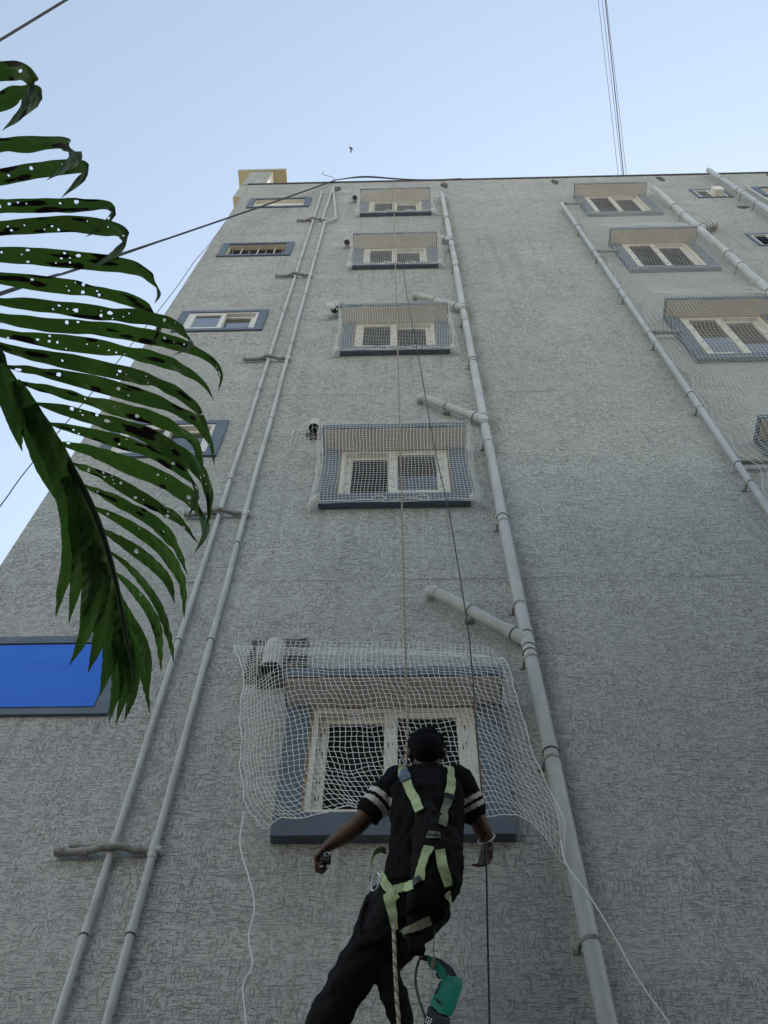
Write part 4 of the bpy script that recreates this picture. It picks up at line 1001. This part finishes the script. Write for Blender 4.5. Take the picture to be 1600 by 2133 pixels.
slab('handle', [(888, 1528), (925, 1512), (960, 1545), (1010, 1590), (1030, 1640), (1000, 1668), (962, 1640), (955, 1612), (908, 1590), (895, 1560)], .042, M_GREEN, dr, .009)
slab('grip', [(932, 1518), (985, 1535), (1050, 1580), (1086, 1640), (1050, 1655), (1024, 1632), (1005, 1585), (958, 1540)], .046, M_BLK, dr, .008)
slab('tape_band', [(915, 1535), (932, 1520), (950, 1535), (935, 1592), (915, 1588)], .047, M_TAN, dr, .005)
slab('trigger', [(950, 1612), (985, 1655), (970, 1662), (945, 1635)], .022, M_BLK, dr, .003)
slab('side_panel', [(1040, 1655), (1095, 1660), (1100, 1700), (1070, 1790), (1030, 1780), (1010, 1720)], .088, M_GREEN, dr, .010)
for k in range(3): slab('vent_slot', [(935 + k * 12, 1775 + k * 14), (968 + k * 12, 1790 + k * 14), (966 + k * 12, 1797 + k * 14), (933 + k * 12, 1782 + k * 14)], .004, M_BLK, dr, 0, .0425)
for k in range(4): slab('vent_slot', [(975 - k * 9, 1668 + k * 22), (984 - k * 9, 1668 + k * 22), (976 - k * 9, 1688 + k * 22), (968 - k * 9, 1688 + k * 22)], .004, M_BLK, dr, 0, .0425)
for k in range(9):
    rw, cl = k // 3, k % 3; x = 892 + cl * 13 - rw * 5; y = 1896 + rw * 15 + cl * 6; w_ = (9, 5, 8)[(k + rw) % 3]
    slab('lettering', [(x, y), (x + w_, y + w_ * .45), (x + w_ - 3, y + w_ * .45 + 9), (x - 3, y + 9)], .002, M_CORDW, dr, 0, .0405)
ch = P(*Z(925, 2085), DY); cd_ = (P(*Z(905, 2160), DY) - ch)
MB().tube([ch, ch + cd_ * .4, ch + cd_ * .45, ch + cd_ * 1.2, ch + cd_ * 1.25, ch + cd_ * 1.7], [.034, .034, .026, .024, .016, .014], 16).build('chuck', M_BLK, dr, smooth=True)
MB().tube(catmull([P(*Z(x, y), DY) for x, y in ((892, 1528), (860, 1520), (838, 1545), (820, 1620), (818, 1690), (840, 1790), (870, 1880), (895, 1960), (905, 2100))] + [P(1000, 2260, -.5), P(1024, 2500, -.43)], 6), .0045, 8).build('power_lead', M_CABLE, dr, smooth=True)
MB().capsule(P(*Z(858, 1521), DY), P(*Z(895, 1528), DY), .009, .011, 10).build('lead_sleeve', M_BLK, dr, smooth=True)
MB().tube([P(905, 1915, -.60), P(904, 1960, -.58), P(903, 1999, DY)], .0016, 5).build('hanging_line', M_WIRE, dr)

# ------------------------------------------------------------------ palm: trunk, stem and leaflets beside the camera
palm = empty('palm_tree', (-1.25, -3.0, 0), 'palm with holed dark green leaflets hanging in from the left', 'palm tree')
rach = catmull([PD(-520, -330, 1.95), PD(-330, 60, 1.75), PD(-190, 380, 1.6), PD(-80, 620, 1.5), PD(5, 765, 1.44), PD(110, 915, 1.40), PD(190, 1055, 1.37), PD(236, 1190, 1.35), PD(264, 1330, 1.34), PD(282, 1420, 1.34)], 8)
nR = len(rach)
top = Vector((-1.15, -2.95, 3.75))
stem = catmull([top - Vector((0, 0, .35)), top + Vector((.02, 0, .0)), (top + rach[0]) / 2 + Vector((0, 0, .14)), rach[0]], 6)[:-1] + rach
MB().tube(stem, [(.020 - .008 * i / 50) if i < 50 else max(.0016, .0075 * (1 - (i - 50) / (len(stem) - 50)) ** .8) for i in range(len(stem))], 10).build('stem', M_RACH, palm, smooth=True)
tp = [Vector((-1.25, -3.0, 0)), Vector((-1.22, -3.0, .9)), Vector((-1.17, -2.97, 2.0)), Vector((-1.15, -2.95, 3.0)), top - Vector((0, 0, .2))]
tt = catmull(tp, 14); MB().tube(tt, [.085 - .03 * i / len(tt) + (.006 if i % 3 == 0 else 0) for i in range(len(tt))], 14).build('trunk', M_TRUNK, palm, smooth=True)
MB().tube([top - Vector((0, 0, .55)), top - Vector((0, 0, .2)), top], [.06, .055, .03], 12).build('crown_shaft', M_RACH, palm, smooth=True)
def leaflet(pts, wpx, holes, seed, twist0=.25, fold=None, blot=.5, d0=None, d1=None, tap=.62, base=.10):
    """pts: midrib measured from the photo; gets a distance that changes along the leaf, a keel, waviness, real holes;
    fold: index of the point where the tip is creased over like paper"""
    r = random.Random(seed); n = len(pts)
    d0 = d0 or 1.42; d1 = d1 if d1 is not None else d0 + r.uniform(-.03, .09)
    C = [PD(x, y, d0 + (d1 - d0) * (i / (n - 1)) ** 1.3 + .012 * math.sin(i * 2 + seed) * (fold is None) - (.006 * (i - fold) if fold is not None and i > fold else 0)) for i, (x, y) in enumerate(pts)]
    def dens(pp): L_ = sum((b - a).length for a, b in zip(pp, pp[1:])); return L_, resample(pp, max(10, int(L_ / .0038)))
    if fold is None: L, path = dens(catmull(C, 10)); nfold = None
    else:
        La, pa = dens(catmull(C[:fold + 1], 10)); Lb, pb = dens(catmull(C[fold:], 10)); path = pa + pb[1:]; nfold = len(pa) - 1; L = La + Lb
    NL = len(path); NW = 13; hw = wpx / 2 / 2078.8 * 1.42; G = []; ph = r.random() * 6
    lumps = [(r.random(), r.uniform(.10, .34), r.uniform(.03, .06), r.choice((-1, 1))) for _ in range(4)] if blot > .35 else []
    crease = None; sgn = 1; up = []
    if nfold is not None:
        T1 = (path[nfold] - path[nfold - 3]).normalized(); T2 = (path[nfold + 3] - path[nfold]).normalized(); crease = (T1 + T2).normalized(); V = (path[nfold] - CAM).normalized()
        S1 = T1.cross(V).normalized(); S2 = T2.cross(V).normalized()
        if S1.dot(crease) < 0: crease = -crease
        sgn = 1 if S2.dot(crease) > 0 else -1
        crease *= min(1.7, 1 / max(.3, abs(crease.dot(S1))))
    for i, p in enumerate(path):
        t = i / (NL - 1)
        if nfold is None: T = (path[min(i + 1, NL - 1)] - path[max(i - 1, 0)]).normalized()
        elif i <= nfold: T = (path[min(i + 1, nfold)] - path[max(i - 1, 0)]).normalized()
        else: T = (path[min(i + 1, NL - 1)] - path[max(i - 1, nfold)]).normalized()
        V = (p - CAM).normalized(); S = T.cross(V).normalized(); N_ = S.cross(T).normalized()
        prof = min(1, (t / .34) ** .55 * (1 - base) + base) * (1 - max(0, (t - tap) / (1 - tap)) ** 1.5)
        for (lc, la, lw, _) in lumps: prof *= 1 - la * .6 * math.exp(-((t - lc) / lw) ** 2)
        prof *= 1 + .03 * math.sin(t * 15 + ph)
        tw = twist0 * math.sin(t * 3 + ph) + .15 * math.sin(t * 11 + ph)
        k_ = 1.0
        if nfold is not None:
            k_ = min(1, abs(i - nfold) / 5); tw *= k_
            if i > nfold: S = S * sgn; tw = 0
            S = (S * k_ + crease * (1 - k_))
            if i == nfold: S = crease
        Sx = S * math.cos(tw) + N_ * math.sin(tw); Nx = N_ * math.cos(tw) - S.normalized() * math.sin(tw)
        row = []; up.append(1.0 if nfold is not None and i > nfold else 0.0)
        for k in range(NW):
            u = k / (NW - 1) * 2 - 1
            edge = 0
            for (lc, la, lw, sd) in lumps:
                if sd * u > 0: edge += la * .5 * math.exp(-((t - lc) / (lw * 1.2)) ** 2)
            row.append(p + Sx * (hw * max(prof, .02) * u * (1 - edge * abs(u))) + Nx * ((abs(u) * hw * .28 * prof + .0018 * math.sin(t * 60 + u * 4 + ph) * abs(u)) * k_))
        G.append(row)
    inside = [False] * (NL * NW); taken = set(); hl = []
    for _ in range(int(holes * .7)):
        t = min(.93, max(.04, r.gauss(.48, .24))); u = r.uniform(-.7, .7)
        for _k in range(r.choice((1, 1, 2, 2, 3))):
            ci = int((t + r.uniform(-.03, .03)) * (NL - 1)); ck = int(round((u + r.uniform(-.35, .35) + 1) / 2 * (NW - 1)))
            if not (2 < ci < NL - 3 and 1 < ck < NW - 2) or any((ci + a_, ck + b_) in taken for a_ in range(-2, 3) for b_ in range(-2, 3)): continue
            taken.add((ci, ck)); inside[ci * NW + ck] = True; c0_ = G[ci][ck].copy(); hl.append((ci / (NL - 1), ck / (NW - 1) * 2 - 1))
            hr = r.choice((.0009, .0012, .0015, .0019, .0027))
            T = (path[ci + 1] - path[ci - 1]).normalized(); S = (G[ci][-1] - G[ci][0]).normalized(); rot = r.random(); asp = r.uniform(.8, 1.7)
            for n_, (a_, b_) in enumerate(((1, 0), (1, 1), (0, 1), (-1, 1), (-1, 0), (-1, -1), (0, -1), (1, -1))):
                an = math.pi / 4 * n_; G[ci + a_][ck + b_] = c0_ + (T * math.cos(an) * asp + S * math.sin(an)) * hr * r.uniform(.75, 1.25)
    dark = [(r.random(), r.uniform(-1, 1), r.uniform(.025, .085), r.uniform(.22, .65)) for _ in range(int(15 * blot))] + [(h[0], h[1], .020, .3) for h in hl]
    vs = []; bl = []
    for i in range(NL):
        t = i / (NL - 1)
        for k in range(NW):
            u = k / (NW - 1) * 2 - 1; b = 0
            for (dt, du, dl, dww) in dark: b = max(b, 1 - math.hypot((t - dt) / dl, (u - du) / dww))
            vs.append(G[i][k]); bl.append(max(0, min(1, b)) * min(1, blot * 1.6))
    fs = [(i * NW + k, i * NW + k + 1, (i + 1) * NW + k + 1, (i + 1) * NW + k) for i in range(NL - 1) for k in range(NW - 1)]
    fs = [f for f in fs if not any(inside[q] for q in f)]
    me = bpy.data.meshes.new('leaflet'); me.from_pydata([tuple(v) for v in vs], [], fs)
    at = me.attributes.new('blotch', 'FLOAT', 'POINT'); at.data.foreach_set('value', bl)
    at = me.attributes.new('upper', 'FLOAT', 'POINT'); at.data.foreach_set('value', [q for q in up for _ in range(NW)])
    uv = me.uv_layers.new(name='UVMap'); uvs = []
    li = np.empty(len(me.loops), np.int32); me.loops.foreach_get('vertex_index', li)
    uvd = np.stack([(li % NW) / (NW - 1), (li // NW) / (NL - 1)], 1).astype(np.float32); uv.data.foreach_set('uv', uvd.ravel())
    return link('leaflet', me, M_LEAF, palm, smooth=True)
LF = [ # trace, width in photo pixels, holes, fold position, blotchiness
 ([(-260, 190), (-120, 160), (0, 148), (40, 147), (62, 158), (72, 182), (62, 205), (40, 240), (5, 272)], 46, 5, .70, .5),
 ([(-250, 262), (-110, 236), (0, 212), (34, 192), (68, 188), (88, 198), (62, 218), (36, 245), (18, 262)], 46, 6, .74, .45),
 ([(-230, 330), (-100, 310), (0, 303), (70, 300), (125, 298), (150, 310), (157, 328), (135, 350), (98, 375)], 42, 9, .73, .7),
 ([(-215, 400), (-90, 380), (0, 369), (49, 359), (110, 350), (168, 347), (184, 358), (160, 382), (128, 412)], 40, 9, .76, .8),
 ([(-200, 440), (-80, 432), (0, 430), (90, 429), (164, 429), (220, 428), (241, 440), (215, 472), (177, 494)], 38, 14, .80, .8),
 ([(-175, 490), (-70, 480), (0, 476), (66, 471), (148, 467), (213, 474), (252, 482), (264, 504), (235, 532), (185, 560)], 42, 14, .72, .8),
 ([(-150, 530), (-60, 530), (0, 531), (82, 535), (164, 542), (230, 550), (270, 557), (305, 572), (329, 597), (331, 616), (322, 632)], 46, 14, .90, .7),
 ([(-125, 562), (-50, 572), (0, 579), (98, 592), (180, 602), (262, 622), (305, 642), (327, 660), (331, 688), (312, 724)], 40, 9, .84, .95),
 ([(-100, 605), (-40, 620), (0, 628), (98, 638), (197, 651), (295, 662), (361, 678), (396, 704), (396, 722), (362, 740)], 40, 14, .88, .45),
 ([(-80, 640), (-30, 655), (0, 663), (98, 677), (197, 683), (295, 700), (377, 720), (436, 747), (461, 781), (455, 815)], 42, 12, None, .5),
 ([(-60, 672), (0, 694), (98, 710), (197, 722), (279, 738), (345, 755), (394, 778), (428, 804), (446, 836)], 42, 12, None, .45),
 ([(-30, 705), (0, 720), (56, 737), (161, 757), (225, 771), (281, 784), (338, 804), (386, 831), (416, 860), (439, 905)], 40, 9, None, .55),
 ([(6, 762), (75, 772), (150, 788), (225, 806), (319, 834), (375, 860), (412, 882), (440, 930), (446, 970)], 40, 8, None, .5),
 ([(38, 796), (112, 813), (187, 835), (262, 856), (319, 870), (375, 897), (407, 924), (420, 975), (422, 1010)], 36, 7, None, .6),
 ([(68, 838), (150, 858), (225, 880), (300, 903), (356, 935), (405, 967), (432, 1010), (437, 1060), (430, 1100)], 42, 14, None, .65),
 ([(98, 880), (169, 898), (262, 924), (319, 943), (375, 978), (404, 1002), (409, 1034), (390, 1085)], 34, 12, .86, .75),
 ([(124, 923), (187, 939), (262, 968), (337, 999), (390, 1034), (422, 1066), (428, 1110), (404, 1154)], 44, 5, .88, .3),
 ([(150, 965), (210, 988), (281, 1028), (337, 1060), (375, 1086), (413, 1132)], 40, 16, None, .7),
 ([(172, 1010), (244, 1044), (319, 1087), (367, 1141), (390, 1195)], 42, 7, None, .4),
 ([(192, 1055), (262, 1090), (330, 1137), (367, 1184), (382, 1222), (384, 1290)], 40, 3, None, .25),
 ([(210, 1100), (262, 1133), (319, 1175), (349, 1210), (364, 1256)], 38, 2, None, .3),
 ([(226, 1147), (270, 1182), (311, 1231), (337, 1277), (356, 1340), (362, 1381)], 26, 2, None, .3),
 ([(240, 1192), (277, 1227), (311, 1272), (331, 1321), (336, 1400)], 32, 3, None, .35),
 ([(250, 1240), (270, 1284), (296, 1332), (309, 1385), (311, 1441)], 28, 2, None, .3),
 ([(262, 1290), (285, 1347), (300, 1415), (313, 1490)], 22, 0, None, .25),
 # the other side of the stem: broad blades still joined near the base, long free tips
 ([(-4, 758), (20, 830), (34, 885), (46, 940)], 42, 0, None, .1), ([(25, 795), (68, 885), (88, 965), (118, 1044)], 50, 1, None, .1),
 ([(60, 845), (122, 965), (150, 1065), (146, 1160), (126, 1235), (116, 1286)], 54, 0, None, .1), ([(105, 905), (162, 1050), (170, 1150), (156, 1232), (143, 1300)], 46, 2, None, .1),
 ([(140, 965), (190, 1105), (192, 1195), (178, 1262), (166, 1312)], 46, 0, None, .1), ([(178, 1045), (210, 1160), (198, 1262), (172, 1332), (145, 1386)], 46, 0, None, .12),
 ([(206, 1105), (226, 1215), (213, 1312), (183, 1402)], 44, 0, None, .12), ([(224, 1160), (240, 1270), (230, 1362), (209, 1450)], 42, 1, None, .15),
 ([(238, 1210), (252, 1320), (246, 1412), (227, 1507)], 36, 0, None, .15), ([(248, 1250), (263, 1350), (260, 1432), (241, 1512)], 30, 0, None, .15), ([(256, 1290), (276, 1365), (277, 1434), (259, 1504)], 28, 1, None, .15)]
for i, (pts, wd_, nh, fa, blt) in enumerate(LF):
    side = i >= 25
    if i >= 28: q_ = Vector(pts[0]).lerp(Vector(pts[1]), .6); pts = [tuple(q_)] + list(pts[1:])
    d0 = 1.42 if not side else 1.385
    if pts[0][0] < -10: d0 = 1.47 + (-pts[0][0]) * .0006
    leaflet(pts, wd_ * (.80 if i < 17 else .62) if not side else wd_ * 1.02, nh, i + 1, fold={0: 5, 1: 5, 2: 5, 3: 6, 4: 6, 5: 7, 6: 8, 7: 7, 8: 7, 15: 5, 16: 5}.get(i), blot=blt, tap=.62 if not side else .34, base=.10 if not side else .55, d0=d0, d1=(1.46 + .05 * math.sin(i * 2.1)) if not side else 1.40 + .02 * math.sin(i), twist0=.22 if not side else .1)

# ------------------------------------------------------------------ the house across the lane, behind the camera
nb = empty('neighbouring_house', (0, -8.5, 0), 'plain rendered house across the lane behind the viewer', 'building')
NBH = 9.0
MB().box(-2.2, 15, -14, -6.2, 0, NBH).build('wall', M_NEIGH, nb)
MB().box(-2.3, 15.1, -14.1, -6.1, NBH + .002, NBH + .15).build('coping', M_COPE, nb)
for k in range(4): MB().box(-1 + 4 * k, .2 + 4 * k, -6.202, -6.17, 3.6, 4.8).build('window', M_SCREEN, nb)
q = P(681, 1789, -.515)
ht = empty('hand_tool', q, 'small black tool with pale ring held in the left fist of the person', 'tool')
MB().box(q.x - .028, q.x + .016, q.y - .012, q.y + .014, q.z - .020, q.z + .020).build('tool_body', M_BLK, ht, bevel=.005)
MB().tube([q + Vector((math.cos(t) * .010, -.014, .010 + math.sin(t) * .010)) for t in np.linspace(0, 6.283, 15)], .003, 6, cap=False).build('ring', M_STEEL, ht, smooth=True)
